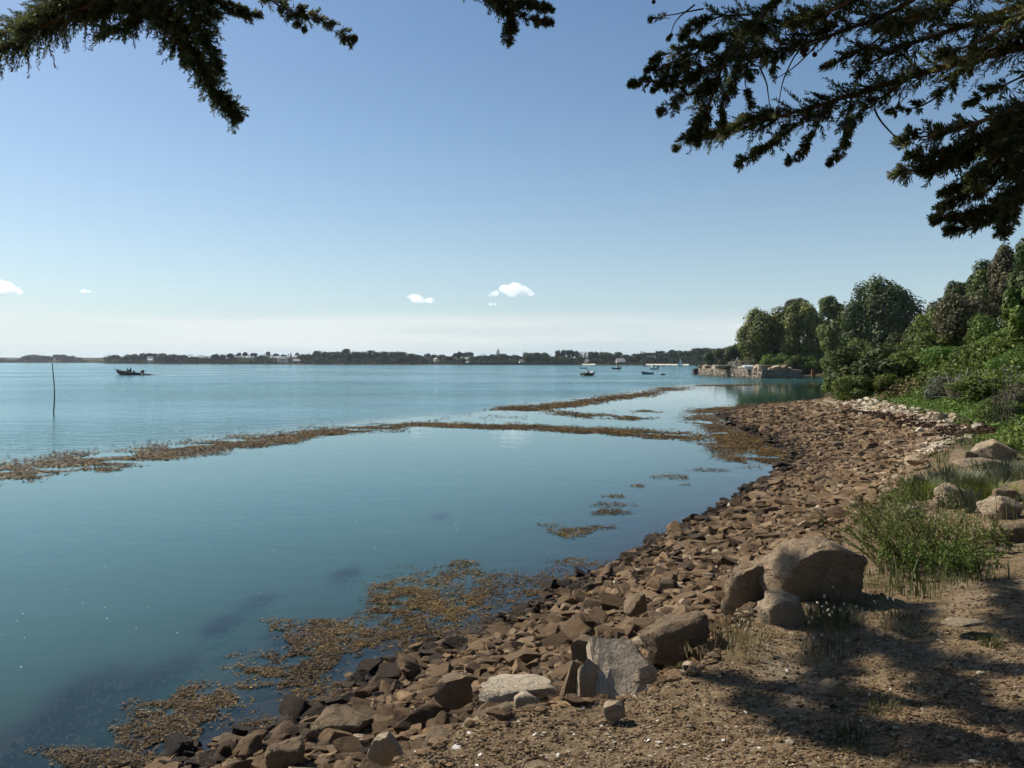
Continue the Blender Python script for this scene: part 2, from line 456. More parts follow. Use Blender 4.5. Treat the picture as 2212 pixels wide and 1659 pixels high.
for (ua, ub, nm) in ((1395, 1488, 'long'), (1258, 1286, 'short')):
    V = []; uu = np.linspace(ua, ub, 24)
    for i, u in enumerate(uu):
        wd = 6.0 * math.sin(math.pi * (i + 0.5) / 24) ** 0.5
        for k, b in enumerate((-4.0, -3.0, wd * 0.5 - 2, wd)):
            x, y = far_xy(u, b); V.append((x, y, (0.05, 0.3, 0.6, 0.9)[k]))
    ii = np.arange(96).reshape(24, 4)
    q = np.stack([ii[:-1, :-1], ii[1:, :-1], ii[1:, 1:], ii[:-1, 1:]], -1).reshape(-1, 4)
    tag(put('sand_beach', npmesh('sand_beach', np.array(V), q, True), m_sand), 'narrow pale sand strip at the foot of the far woods', None, None, 'structure')

# ================================================================== FOLIAGE GENERATORS
def leaf_cards(C, Nrm, size, seed, aspect=0.55, flat=0.5):
    """diamond leaf faces at C, facing about Nrm"""
    r = np.random.default_rng(seed); n = len(C)
    nr = unit(np.asarray(Nrm) * flat + r.normal(size=(n, 3)) * (1 - flat) * 0.9)
    t = unit(np.cross(nr, r.normal(size=(n, 3)))); b = np.cross(nr, t)
    s = np.asarray(size) * r.uniform(0.6, 1.35, n); s = s[:, None]
    bend = nr * s * r.uniform(-0.15, 0.15, (n, 1))
    V = np.stack([C - t * s * 0.5, C + b * s * aspect * 0.5 + bend, C + t * s * 0.5, C - b * s * aspect * 0.5 + bend], 1).reshape(-1, 3)
    return V, np.arange(4 * n).reshape(n, 4)
def crown_mesh(name, lobes, n, leaf, seed, tone_mul=1.0, shell=(0.30, 1.06), up=0.25, aspect=0.7, patch=2.2, flat=0.55):
    """lobes: (x,y,z,rx,ry,rz); leaves on and just under each lobe's surface"""
    r = np.random.default_rng(seed); L = np.array(lobes, float)
    w = (L[:, 3] * L[:, 4] + L[:, 4] * L[:, 5] + L[:, 3] * L[:, 5]); w = w / w.sum()
    k = r.choice(len(L), n, p=w)
    d = unit(r.normal(size=(n, 3)) + np.array([0, 0, up]))
    rad = r.uniform(shell[0], shell[1], n) ** 0.7
    C = L[k, :3] + d * L[k, 3:] * rad[:, None]
    # drop most leaves buried deep in other lobes
    keep = np.ones(n, bool)
    for j in range(len(L)):
        q = (((C - L[j, :3]) / (L[j, 3:] * 0.7)) ** 2).sum(1)
        keep &= ~((q < 1) & (k != j) & (r.random(n) < 0.6))
    C, d, k = C[keep], d[keep], k[keep]
    V, Fc = leaf_cards(C, d, leaf, seed + 1, aspect, flat)
    lob_t = r.uniform(-0.24, 0.24, len(L))
    sc = patch / max(L[:, :3].max() - L[:, :3].min(), 1e-3)
    tone = np.clip(0.42 + lob_t[k] + 0.3 * (fbm(C[:, 0] * sc * 3 + C[:, 2] * sc, C[:, 1] * sc * 3, seed, 3) - 0.5) + r.normal(0, 0.16, len(C)), 0, 1) * tone_mul
    return npmesh(name, V, Fc, False, {'tone': np.repeat(tone, 4)})
def random_lobes(n, rx, ry, rz, base, seed, lobe=(0.28, 0.45), dome=1.0, flat=1.0):
    """lobes filling a broad dome of half-widths rx, ry and height rz above base"""
    r = np.random.default_rng(seed); out = []
    for i in range(n):
        d = r.normal(size=3); d[2] = abs(d[2]) * 1.1 - 0.25 if r.random() < 0.8 else -abs(d[2]) * 0.6; d = d / np.linalg.norm(d)
        d = np.sign(d) * np.abs(d) ** 0.8; k = r.uniform(0.35, 1.0) ** 0.5; s = r.uniform(*lobe)
        out.append((rx * 0.74 * k * d[0] * (1 - s * 0.3), ry * 0.74 * k * d[1] * (1 - s * 0.3), base + rz * (0.45 + 0.36 * k * d[2] * dome), rx * s, ry * s, rz * s * 0.55 * flat))
    return out
def trunk_mesh(name, h, r0, seed, limbs=4, spread=0.5, split=0.45, lean=(0, 0)):
    r = np.random.default_rng(seed); mb = MB()
    k = 7; zz = np.linspace(-0.25 * min(1, h * .1), h * 0.8, k)
    P = np.stack([r.normal(0, 0.03 * h * 0.3, k).cumsum() * 0.3 + lean[0] * zz / h, r.normal(0, 0.03 * h * 0.3, k).cumsum() * 0.3 + lean[1] * zz / h, zz], 1)
    mb.tube(P, np.linspace(r0, r0 * 0.25, k) * np.array([1.35] + [1] * (k - 1)), 7)
    for i in range(limbs):
        a = 2 * math.pi * (i + r.uniform(-.3, .3)) / limbs; t = r.uniform(split, split + 0.25)
        b = np.array([np.interp(t * h, zz, P[:, 0]), np.interp(t * h, zz, P[:, 1]), t * h])
        e = b + np.array([math.cos(a) * spread, math.sin(a) * spread, h * r.uniform(0.18, 0.38)])
        m = (b + e) / 2 + np.array([math.cos(a), math.sin(a), -0.2]) * spread * 0.18
        mb.tube(smooth_path([b, m, e], 6), np.linspace(r0 * 0.5, r0 * 0.12, 6), 5)
    return mb.mesh(name, True)

m_bark = mat_plain('bark', (0.10, 0.075, 0.055), (0.05, 0.04, 0.03), 8, 0.95, 0.1, 0.8)
m_bark_red = mat_plain('cypress_bark', (0.17, 0.10, 0.065), (0.075, 0.045, 0.032), 14, 0.95, 0.1, 0.9, 30)
m_leaf_far = mat_leaf('far_foliage', (0.022, 0.033, 0.018), (0.045, 0.062, 0.030), (0.094, 0.110, 0.048), 0.12, 0.8, 0.22, 0.02)
m_leaf_pine = mat_leaf('far_pine_foliage', (0.015, 0.022, 0.015), (0.029, 0.039, 0.024), (0.050, 0.061, 0.033), 0.08, 0.8, 0.15, 0.01)
m_leaf_oak = mat_leaf('dark_broadleaf', (0.022, 0.036, 0.011), (0.062, 0.088, 0.024), (0.15, 0.165, 0.045), 0.25, 0.6, 0.12, 0.01)
m_leaf_lime = mat_leaf('flowering_broadleaf', (0.032, 0.054, 0.016), (0.145, 0.172, 0.040), (0.40, 0.37, 0.12), 0.34, 0.6, 0.1, 0.01)
m_leaf_bright = mat_leaf('bright_leaf', (0.043, 0.080, 0.014), (0.116, 0.189, 0.032), (0.232, 0.304, 0.065), 0.32, 0.5, 0.15, 0.015)
m_leaf_mid = mat_leaf('shrub_leaf', (0.036, 0.056, 0.011), (0.112, 0.155, 0.028), (0.24, 0.28, 0.065), 0.32, 0.55, 0.15, 0.015)
m_leaf_grey = mat_leaf('grey_green_leaf', (0.047, 0.057, 0.032), (0.115, 0.132, 0.078), (0.230, 0.243, 0.149), 0.2, 0.65, 0.12, 0.01)
m_leaf_brown = mat_leaf('olive_brown_leaf', (0.036, 0.036, 0.018), (0.095, 0.090, 0.042), (0.19, 0.17, 0.08), 0.25, 0.65, 0.12, 0.01)
m_leaf_weed = mat_leaf('weed_leaf', (0.06, 0.080, 0.018), (0.17, 0.205, 0.045), (0.32, 0.33, 0.10), 0.4, 0.5, 0.1, 0.01)
m_leaf_yellow = mat_leaf('yellow_green_leaf', (0.07, 0.08, 0.015), (0.17, 0.17, 0.03), (0.28, 0.25, 0.05), 0.3, 0.55, 0.05, 0.0)

# ---- far tree prototypes, unit height (1) and unit width (1)
FAR_PROTO = {}
def proto(kind, i):
    key = (kind, i)
    if key in FAR_PROTO: return FAR_PROTO[key]
    s = 1000 + i * 13 + len(kind) * 101
    if kind == 'round':
        lob = random_lobes(16, 0.5, 0.5, 1.0, -0.05, s, (0.30, 0.46)); cm = crown_mesh('crown', lob, 1500, 0.10, s); tm = trunk_mesh('trunk', 0.7, 0.03, s, 3, 0.2)
    elif kind == 'pine':      # flat-topped maritime pine / cypress with bare lower trunk
        lob = random_lobes(11, 0.5, 0.5, 0.56, 0.42, s, (0.26, 0.40)); cm = crown_mesh('crown', lob, 1000, 0.085, s, up=0.5); tm = trunk_mesh('trunk', 0.85, 0.035, s, 4, 0.28, 0.4)
    elif kind == 'flat':      # wide wind-shaped pine
        lob = random_lobes(16, 0.52, 0.52, 0.85, 0.12, s, (0.26, 0.40), dome=0.9); cm = crown_mesh('crown', lob, 1300, 0.085, s, up=0.5); tm = trunk_mesh('trunk', 0.8, 0.03, s, 5, 0.3, 0.25)
    else:                     # conical conifer
        r = np.random.default_rng(s); lob = []
        for k in range(16):
            h = k / 15; w = 0.46 * (1 - h) ** 0.8 + 0.05; a = k * 2.4
            lob.append((w * 0.45 * math.cos(a), w * 0.45 * math.sin(a), 0.08 + 0.85 * h, w * 0.62, w * 0.62, 0.13))
        cm = crown_mesh('crown', lob, 800, 0.07, s, up=0.1); tm = trunk_mesh('trunk', 0.9, 0.03, s, 0)
    FAR_PROTO[key] = (cm, tm); return FAR_PROTO[key]
PINES = ('pine', 'flat', 'cone')
for k in ('round', 'pine', 'flat', 'cone'):
    for i in range(3):
        c, tm = proto(k, i); c.materials.append(m_leaf_pine if k in PINES else m_leaf_far); tm.materials.append(m_bark)
def far_tree(u, vtop, wpx, kind, i, back, label, group, zb=None, aspect=1.0, meshes=None):
    x, y = far_xy(u, back); z0 = far_z(back, u) - 0.2 if zb is None else zb
    ztop = D(u, vtop, y)[2]; w = wpx * PX(y); h = max(ztop - z0, 2.0)
    cm, tm = meshes or proto(kind, i % 3)
    o = thing({'round': 'broadleaf_tree', 'pine': 'pine_tree', 'flat': 'pine_tree', 'cone': 'conifer_tree'}[kind], label, 'tree', (x, y, z0), (i * 1.7) % 6.28, group)
    o.scale = (w, w * aspect, h)
    put('crown', cm, None, o); put('trunk', tm, None, o)
    return o

# ================================================================== FAR SHORE: trees, houses
def cv(crop, px, py):
    return {'A': (0.0, 745.2), 'B': (378.0, 745.2), 'C': (756.0, 739.8), 'D': (1134.0, 734.4)}[crop][0] + px * 0.1709, \
           {'A': (0.0, 745.2), 'B': (378.0, 745.2), 'C': (756.0, 739.8), 'D': (1134.0, 734.4)}[crop][1] + py * 0.1709
SEGS = [
 ('on the low islet across the water', 'trees on the far islet', 'A', [(25, 165, 90, 'round', 20), (90, 178, 90, 'round', 24), (160, 180, 90, 'round', 20), (250, 168, 85, 'round', 26), (335, 126, 120, 'flat', 30), (430, 110, 150, 'round', 34),
   (510, 124, 110, 'round', 28), (600, 124, 90, 'round', 32), (715, 106, 110, 'flat', 30), (800, 114, 120, 'round', 32), (885, 124, 110, 'round', 30), (980, 150, 80, 'round', 26), (1040, 178, 90, 'round', 26)]),
 ('on the wooded point beyond the motorboat', 'trees on the wooded point', 'A', [(1395, 118, 80, 'flat', 26), (1460, 108, 110, 'flat', 30), (1545, 148, 80, 'round', 22), (1640, 106, 120, 'round', 45), (1720, 102, 120, 'round', 50), (1810, 88, 110, 'flat', 48),
   (1890, 92, 90, 'pine', 52), (1955, 96, 70, 'pine', 48), (2040, 97, 130, 'round', 46), (2130, 112, 110, 'round', 40), (2195, 100, 90, 'flat', 44)]),
 ('on the shore left of the white house', 'trees left of the white house', 'B', [(60, 120, 110, 'round', 36), (125, 104, 90, 'flat', 40), (200, 142, 120, 'round', 30), (275, 146, 90, 'round', 26), (345, 156, 80, 'round', 40), (425, 160, 80, 'round', 40),
   (505, 98, 110, 'flat', 26), (590, 102, 120, 'flat', 28), (700, 88, 100, 'flat', 34), (808, 84, 66, 'pine', 60), (885, 78, 66, 'pine', 62), (1000, 90, 100, 'pine', 66), (1090, 128, 110, 'round', 70), (1175, 72, 66, 'pine', 72), (1165, 150, 90, 'round', 30), (1280, 96, 80, 'pine', 70)]),
 ('between white gabled house and meadow', 'trees right of the white house', 'B', [(1375, 108, 90, 'flat', 95), (1465, 92, 55, 'cone', 80), (1550, 94, 60, 'round', 95), (1645, 98, 150, 'round', 40), (1760, 95, 90, 'round', 60), (1815, 64, 130, 'round', 62), (1845, 140, 110, 'round', 24), (1905, 74, 110, 'round', 66),
   (1990, 78, 120, 'round', 62), (2085, 66, 120, 'round', 66), (2165, 26, 110, 'flat', 80), (2190, 100, 120, 'round', 30)]),
 ('in the wood left of the low meadow', 'wood left of the meadow', 'C', [(75, 96, 110, 'round', 60), (175, 102, 110, 'round', 66), (255, 90, 130, 'round', 72), (345, 102, 110, 'round', 64), (430, 104, 120, 'round', 62), (400, 160, 120, 'round', 26), (560, 96, 140, 'round', 60), (680, 110, 140, 'round', 46), (620, 170, 150, 'round', 20),
   (770, 120, 120, 'round', 38), (850, 146, 110, 'round', 28), (925, 180, 110, 'round', 20)]),
 ('behind the low meadow', 'trees behind the meadow', 'C', [(980, 124, 95, 'flat', 110), (1070, 144, 90, 'round', 120), (1158, 148, 100, 'round', 110), (1255, 160, 90, 'round', 60), (1345, 118, 100, 'flat', 76), (1395, 102, 110, 'flat', 80), (1500, 102, 130, 'flat', 70), (1425, 190, 90, 'round', 24)]),
 ('behind the long quay wall', 'trees behind the quay wall', 'C', [(1600, 168, 110, 'round', 40), (1690, 148, 100, 'round', 44), (1785, 138, 120, 'round', 60), (1872, 78, 120, 'cone', 66), (1850, 172, 120, 'round', 24), (1935, 130, 90, 'round', 60), (2015, 158, 110, 'round', 60), (2095, 146, 100, 'round', 66), (2140, 160, 90, 'round', 50), (2195, 112, 60, 'cone', 66)]),
 ('in dark wood left of stone cottage', 'dark wood left of the stone cottage', 'D', [(45, 140, 110, 'round', 50), (55, 168, 110, 'round', 26), (140, 150, 120, 'round', 50), (250, 146, 110, 'round', 56), (255, 205, 100, 'round', 24), (350, 205, 120, 'round', 26), (430, 108, 120, 'flat', 66), (505, 106, 120, 'flat', 70), (575, 104, 110, 'flat', 72), (640, 120, 110, 'flat', 66), (475, 196, 110, 'round', 26),
   (550, 222, 100, 'round', 22), (700, 146, 90, 'cone', 60), (765, 142, 90, 'cone', 66), (840, 136, 100, 'round', 60), (890, 128, 110, 'flat', 66), (895, 218, 90, 'round', 24), (1005, 134, 130, 'round', 66), (1000, 230, 80, 'round', 22), (1075, 150, 120, 'round', 60), (1165, 144, 130, 'round', 64)]),
 ('in the wood above the pale sand strip', 'wood above the sand strip', 'D', [(1275, 168, 120, 'round', 50), (1385, 162, 60, 'cone', 60), (1345, 205, 130, 'round', 40), (1440, 160, 130, 'round', 60), (1520, 146, 150, 'round', 66), (1600, 200, 130, 'round', 30), (1625, 140, 150, 'round', 70), (1700, 210, 130, 'round', 30), (1725, 126, 150, 'round', 74), (1800, 190, 150, 'round', 40), (1880, 112, 170, 'round', 80),
   (1900, 215, 140, 'round', 30), (2000, 118, 160, 'round', 80), (2040, 190, 150, 'round', 44), (2150, 94, 170, 'round', 84), (2190, 170, 150, 'round', 50), (2280, 84, 170, 'round', 90), (2330, 160, 150, 'round', 60), (2430, 90, 170, 'round', 90), (2480, 170, 170, 'round', 60), (2600, 80, 180, 'round', 90)]),
]
kw = {'round': 'round broadleaf tree', 'pine': 'tall bare-trunked pine', 'flat': 'broad flat-topped pine', 'cone': 'pointed dark conifer'}
ti = 0
for where, grp, crop, rows in SEGS:
    cnt = {}
    for (px, py, w, kind, back) in sorted(rows):
        cnt[kind] = cnt.get(kind, 0) + 1; ti += 1
        u, v = cv(crop, px, py)
        tot = sum(1 for r in rows if r[3] == kind)
        pos = ('only ' if tot == 1 else ordn(cnt[kind]) + ' ') + kw[kind] + (' ' if tot == 1 else ' from left ') + where
        far_tree(u, v, w * 0.1709 * (1.5 if kind == 'round' else 1.15), kind, ti, back * 0.8, pos, grp)
# low scrub along the far shore
r = np.random.default_rng(55); n = 48000
su = np.concatenate([r.uniform(-100, 232, 4500), r.uniform(225, 1560, n - 4500)]); sb = 5 + 85 * r.random(n) ** 1.6
sy = np.array([fs_y(u) for u in np.linspace(-100, 1600, 400)]); sy = np.interp(su, np.linspace(-100, 1600, 400), sy) + sb
sx = (su - 1106) / F * sy * 1.0
hgt = (1.0 + 5.5 * vnoise(su * 0.09, sb * 0.05, 12) ** 1.6) * (1 - 0.75 * ((su > 920) & (su < 990))) * (1 - 0.8 * (su > 1225) * (sb < 14))
szb = np.array([far_z(b, 700.0) for b in np.linspace(0, 95, 60)]); sz = np.interp(sb, np.linspace(0, 95, 60), szb) + r.uniform(0, 1, n) * hgt
HOUSE_U = [(610, 12), (639, 9), (641, 9), (941, 5), (1009, 5), (1128, 9), (1268, 5), (1340, 11), (325, 7)]
okh = np.ones(n, bool)
for hu, hw in HOUSE_U: okh &= ~((np.abs(su - hu) < hw) & (sz > 1.6))
su, sb, sx, sy, sz = su[okh], sb[okh], sx[okh], sy[okh], sz[okh]; n = len(su)
C = np.stack([sx, sy, sz], 1)
V, Fc = leaf_cards(C, np.tile([0, -0.3, 0.9], (n, 1)), 1.3, 56, 0.75, 0.4)
tag(put('shore_scrub', npmesh('shore_scrub', V, Fc, False, {'tone': np.repeat(np.clip(r.normal(0.42, 0.22, n) + 0.3 * (vnoise(su * 0.05, sb * 0, 8) - .4), 0, 1), 4)}), m_leaf_far),
    'low green scrub running along the far shore', 'scrub', None, 'stuff')
# a farther ridge behind the islet
us = np.linspace(-800, 2300, 200); V = []
for i, u in enumerate(us):
    y = 3300.0; x = D(u, 780, y)[0]; top = 10 + 9 * vnoise(np.array([u * 0.05]), np.array([0.]), 4)[0] + 4 * vnoise(np.array([u * 0.4]), np.array([0.]), 6)[0]
    V += [(x, y, -1), (x, y + 20, top), (x, y + 400, top * 0.8), (x, y + 420, -1)]
ii = np.arange(len(us) * 4).reshape(-1, 4)
q = np.stack([ii[:-1, :-1], ii[1:, :-1], ii[1:, 1:], ii[:-1, 1:]], -1).reshape(-1, 4)
tag(put('distant_hills', npmesh('distant_hills', np.array(V), q, True), mat_plain('distant_woods', (0.04, 0.05, 0.03), (0.06, 0.065, 0.035), 0.02, 1, 0.0)), 'low wooded ridge on the horizon', None, None, 'structure')

m_white = mat_plain('white_render', (0.80, 0.79, 0.75), (0.70, 0.69, 0.65), 1.5, 0.8, 0.2)
m_stonewall = mat_plain('rubble_wall', (0.42, 0.38, 0.32), (0.28, 0.25, 0.21), 2.5, 0.9, 0.15, 0.6)
m_slate = mat_plain('slate_roof', (0.20, 0.19, 0.185), (0.13, 0.125, 0.125), 2, 0.7, 0.3)
m_slate_pale = mat_plain('pale_roof', (0.42, 0.40, 0.38), (0.34, 0.32, 0.30), 1.5, 0.7, 0.3)
m_glass = mat_plain('window_glass', (0.03, 0.035, 0.04), (0.02, 0.02, 0.025), 2, 0.15, 0.5)
m_wood = mat_plain('weathered_wood', (0.20, 0.16, 0.12), (0.11, 0.085, 0.06), 5, 0.85, 0.15, 0.4)
def house(label, u, vb, wpx, hpx, back, wallm, roofm, rz=0.0, depth=6.0, roof_frac=0.5, wins=3):
    x, y = far_xy(u, back); z0 = D(u, vb, y)[2]; w = wpx * PX(y); h = hpx * PX(y)
    o = thing('house', label, 'house', (x, y, z0), rz)
    wh = h * (1 - roof_frac); zt = min(0, far_z(back, u) - z0) - 0.5
    mb = MB(); mb.box((0, 0, (wh + zt) / 2), (w, depth, wh - zt))
    for s in (-1, 1): mb.add([(s * w / 2, -depth / 2, wh), (s * w / 2, depth / 2, wh), (s * w / 2, 0, h - 0.1)], [[0, 1, 2]])
    mb.put('wall', wallm, o)
    e = 0.3; mb = MB()
    V = [(-w / 2 - e, -depth / 2 - e, wh - 0.15), (w / 2 + e, -depth / 2 - e, wh - 0.15), (w / 2 + e, 0, h), (-w / 2 - e, 0, h), (-w / 2 - e, depth / 2 + e, wh - 0.15), (w / 2 + e, depth / 2 + e, wh - 0.15)]
    V += [(a, b, c + 0.18) for a, b, c in V]
    mb.add(V, [[0, 1, 2, 3], [3, 2, 5, 4], [7, 6, 9, 8], [8, 9, 10, 11], [0, 6, 7, 1], [1, 7, 8, 2], [2, 8, 11, 5], [5, 11, 10, 4], [4, 10, 9, 3], [3, 9, 6, 0]])
    rf = mb.put('roof', roofm, o)
    mb = MB(); mb.box((w * 0.32, 0, h + 0.35), (0.7, 0.6, 1.1)); mb.put('chimney', wallm, rf)
    for i in range(wins):
        mb = MB(); xx = w * (-0.32 + 0.64 * i / max(1, wins - 1)); dr = (i == 1)
        mb.box((xx, -depth / 2 - 0.02, wh * (0.42 if dr else 0.58)), (0.95, 0.08, wh * (0.8 if dr else 0.42))); mb.put('door' if dr else 'window', m_wood if dr else m_glass, o)
    return o
house('white gabled house with a slate roof among the pines across the water', 378 + 1360 * .1709, 745.2 + 204 * .1709, 92 * .1709, 60 * .1709, 24, m_white, m_slate_pale, 0.25)
house('pale grey roofed house half hidden right of the white gabled house', 378 + 1525 * .1709, 745.2 + 172 * .1709, 66 * .1709, 38 * .1709, 50, m_white, m_slate_pale, -0.1)
house('small green grey boathouse below the half hidden house', 378 + 1540 * .1709, 745.2 + 226 * .1709, 72 * .1709, 46 * .1709, 16, m_stonewall, m_slate_pale, 0.2)
house('small white hut on the meadow across the water', 756 + 1080 * .1709, 739.8 + 220 * .1709, 34 * .1709, 20 * .1709, 60, m_white, m_white, 0.3, 3.5, 0.5, 1)
house('white shed by the quay wall across the water', 756 + 1482 * .1709, 739.8 + 262 * .1709, 34 * .1709, 20 * .1709, 14, m_white, m_slate_pale, 0.0, 4, 0.5, 1)
house('white fronted house at the right end of the quay wall', 756 + 2178 * .1709, 739.8 + 270 * .1709, 74 * .1709, 54 * .1709, 20, m_white, m_slate, 0.15)
house('narrow pale cottage at the right end of the dark wood', 1134 + 782 * .1709, 734.4 + 300 * .1709, 36 * .1709, 54 * .1709, 22, m_stonewall, m_slate_pale, 0.6, 5, 0.4, 1)
house('grey stone cottage with a steep pale roof by the far beach', 1134 + 1205 * .1709, 734.4 + 306 * .1709, 104 * .1709, 72 * .1709, 14, m_stonewall, m_slate_pale, 0.12, 6.5, 0.6)
house('long low grey roof showing above the sand strip trees', 1134 + 1598 * .1709, 734.4 + 232 * .1709, 92 * .1709, 26 * .1709, 44, m_stonewall, m_slate_pale, 0.0, 6, 0.7)
house('small cream shed on the wooded point behind the motorboat', 1905 * .1709, 745.2 + 202 * .1709, 56 * .1709, 24 * .1709, 26, m_white, m_white, 0.2, 4, 0.5, 1)
mb = MB()
for i in range(40):
    ua, ub = 1000 + i * 6.2, 1000 + (i + 1) * 6.2
    xa, ya = far_xy(ua, 3); xb, yb2 = far_xy(ub, 3); mb.box(((xa + xb) / 2, (ya + yb2) / 2, 0.5), (abs(xb - xa) + 0.3, 1.2, 1.9 + 0.15 * (i % 3)), math.atan2(yb2 - ya, xb - xa))
tag(mb.put('quay_wall', mat_plain('dark_quay_stone', (0.10, 0.09, 0.08), (0.06, 0.055, 0.05), 1.0, 0.95, 0.1)), 'long low dark quay wall along the far waterline', 'wall')

# ================================================================== BOATS
m_darkhull = mat_plain('dark_boat_paint', (0.03, 0.028, 0.03), (0.055, 0.04, 0.038), 3, 0.5, 0.4)
m_bluehull = mat_plain('blue_boat_paint', (0.035, 0.09, 0.22), (0.05, 0.12, 0.27), 3, 0.45, 0.4)
m_whitehull = mat_plain('white_boat_paint', (0.75, 0.75, 0.73), (0.62, 0.62, 0.60), 3, 0.45, 0.4)
m_greyhull = mat_plain('grey_boat_paint', (0.16, 0.15, 0.14), (0.09, 0.085, 0.08), 3, 0.6, 0.3)
m_black = mat_plain('black_plastic', (0.02, 0.02, 0.022), (0.03, 0.03, 0.032), 4, 0.4, 0.4)
m_metal = mat_plain('dull_metal', (0.35, 0.36, 0.37), (0.25, 0.26, 0.27), 4, 0.4, 0.5, metal=0.7)
m_sail = mat_plain('pale_sailcloth', (0.78, 0.80, 0.80), (0.66, 0.70, 0.72), 0.8, 0.8, 0.1)
m_sailb = mat_plain('blue_sailcloth', (0.30, 0.48, 0.58), (0.25, 0.42, 0.52), 0.8, 0.8, 0.1)
def hull_rings(L, B, fb, draft=0.25, sheer=0.45, floor=0.12, tr=0.85, n=13):
    rings = []
    for i in range(n):
        t = i / (n - 1); x = -L / 2 + L * t
        b = B / 2 * (tr + (1 - tr) * min(1, t / 0.3)) * (1 - max(0, (t - 0.42) / 0.58) ** 2.3) + 0.015
        zs = fb * (1 + sheer * t ** 2.2); kz = -draft + (fb * 1.05 + draft) * max(0, (t - 0.72) / 0.28) ** 2.0 * 0.85
        kz = min(kz, zs - 0.06); ch = kz + (zs - kz) * 0.35; fl = max(floor, kz + 0.03); fl = min(fl, zs - 0.03); ib = max(b - 0.07, 0.006)
        rings.append([(x, 0, kz), (x, b * 0.82, ch), (x, b, zs), (x, ib, zs + 0.01), (x, ib * 0.85, fl), (x, -ib * 0.85, fl), (x, -ib, zs + 0.01), (x, -b, zs), (x, -b * 0.82, ch)])
    return rings
def boat(name, label, u, v, L, B, fb, rz, m, group=None, **k):
    p = G(u, v); o = thing(name, label, 'boat', (p[0], p[1], 0.0), rz, group)
    mb = MB(); mb.loft(hull_rings(L, B, fb, **k)); mb.put('hull', m, o)
    # rubbing strake along both gunwales
    rg = hull_rings(L, B, fb, **k); mb = MB()
    for j in (2, 7): mb.tube([(r[j][0], r[j][1] * 1.01, r[j][2] - 0.03) for r in rg], 0.035, 5)
    mb.put('rubbing_strake', m_greyhull, o)
    return o
def outboard(o, x, z=0.35, s=1.0, cowl=None):
    mb = MB(); prof = [(-0.26, 0.10, 0.0), (-0.30, 0.16, 0.22), (-0.22, 0.17, 0.46), (0.05, 0.14, 0.56)]
    rings = []
    for (dz, w, l) in [(0.0, 0.13, 0.20), (0.12, 0.18, 0.30), (0.34, 0.19, 0.32), (0.5, 0.15, 0.26), (0.56, 0.06, 0.12)]:
        rings.append([(x + s * l * math.cos(a) - 0.1, s * w * math.sin(a), z + 0.25 + s * dz) for a in np.linspace(0, 2 * math.pi, 10, endpoint=False)])
    mb.loft(rings); e = mb.put('outboard_motor', cowl or m_black, o)
    mb = MB(); mb.box((x - 0.12, 0, z - 0.15), (0.16 * s, 0.1 * s, 0.95)); mb.put('motor_leg', m_metal, e)
# --- the motorboat under way
mbt = boat('motorboat', 'dark open motorboat speeding left across the bay with its bow raised', 279, 810, 5.9, 1.9, 0.62, math.pi, m_darkhull, draft=0.3, sheer=0.75)
mbt.rotation_euler = (0, math.radians(-3.2), math.pi)
mb = MB(); mb.box((0.15, 0, 0.66), (0.55, 0.75, 1.0)); mb.box((0.42, 0, 1.02), (0.12, 0.7, 0.4), 0, 0.35); con = mb.put('console', m_greyhull, mbt)
mb = MB(); mb.box((0.44, 0, 1.32), (0.03, 0.62, 0.34), 0, 0.4); mb.put('windscreen', m_glass, con)
mb = MB(); mb.box((-0.85, 0, 0.5), (0.5, 0.9, 0.55)); mb.box((-1.05, 0, 0.85), (0.1, 0.9, 0.35)); mb.put('seat', m_black, mbt)
mb = MB(); mb.box((2.85, 0, 1.12), (0.95, 0.85, 0.06)); mb.box((3.3, 0, 1.16), (0.1, 0.9, 0.12)); mb.put('bow_platform', m_darkhull, mbt)
for s in (-1, 1):
    mb = MB(); mb.tube([(2.4, s * 0.45, 0.9), (2.6, s * 0.42, 1.28), (1.7, s * 0.75, 1.1), (1.2, s * 0.85, 0.75)], 0.022, 5); mb.put('bow_rail', m_metal, mbt)
outboard(mbt, -2.95, 0.35, 1.35)
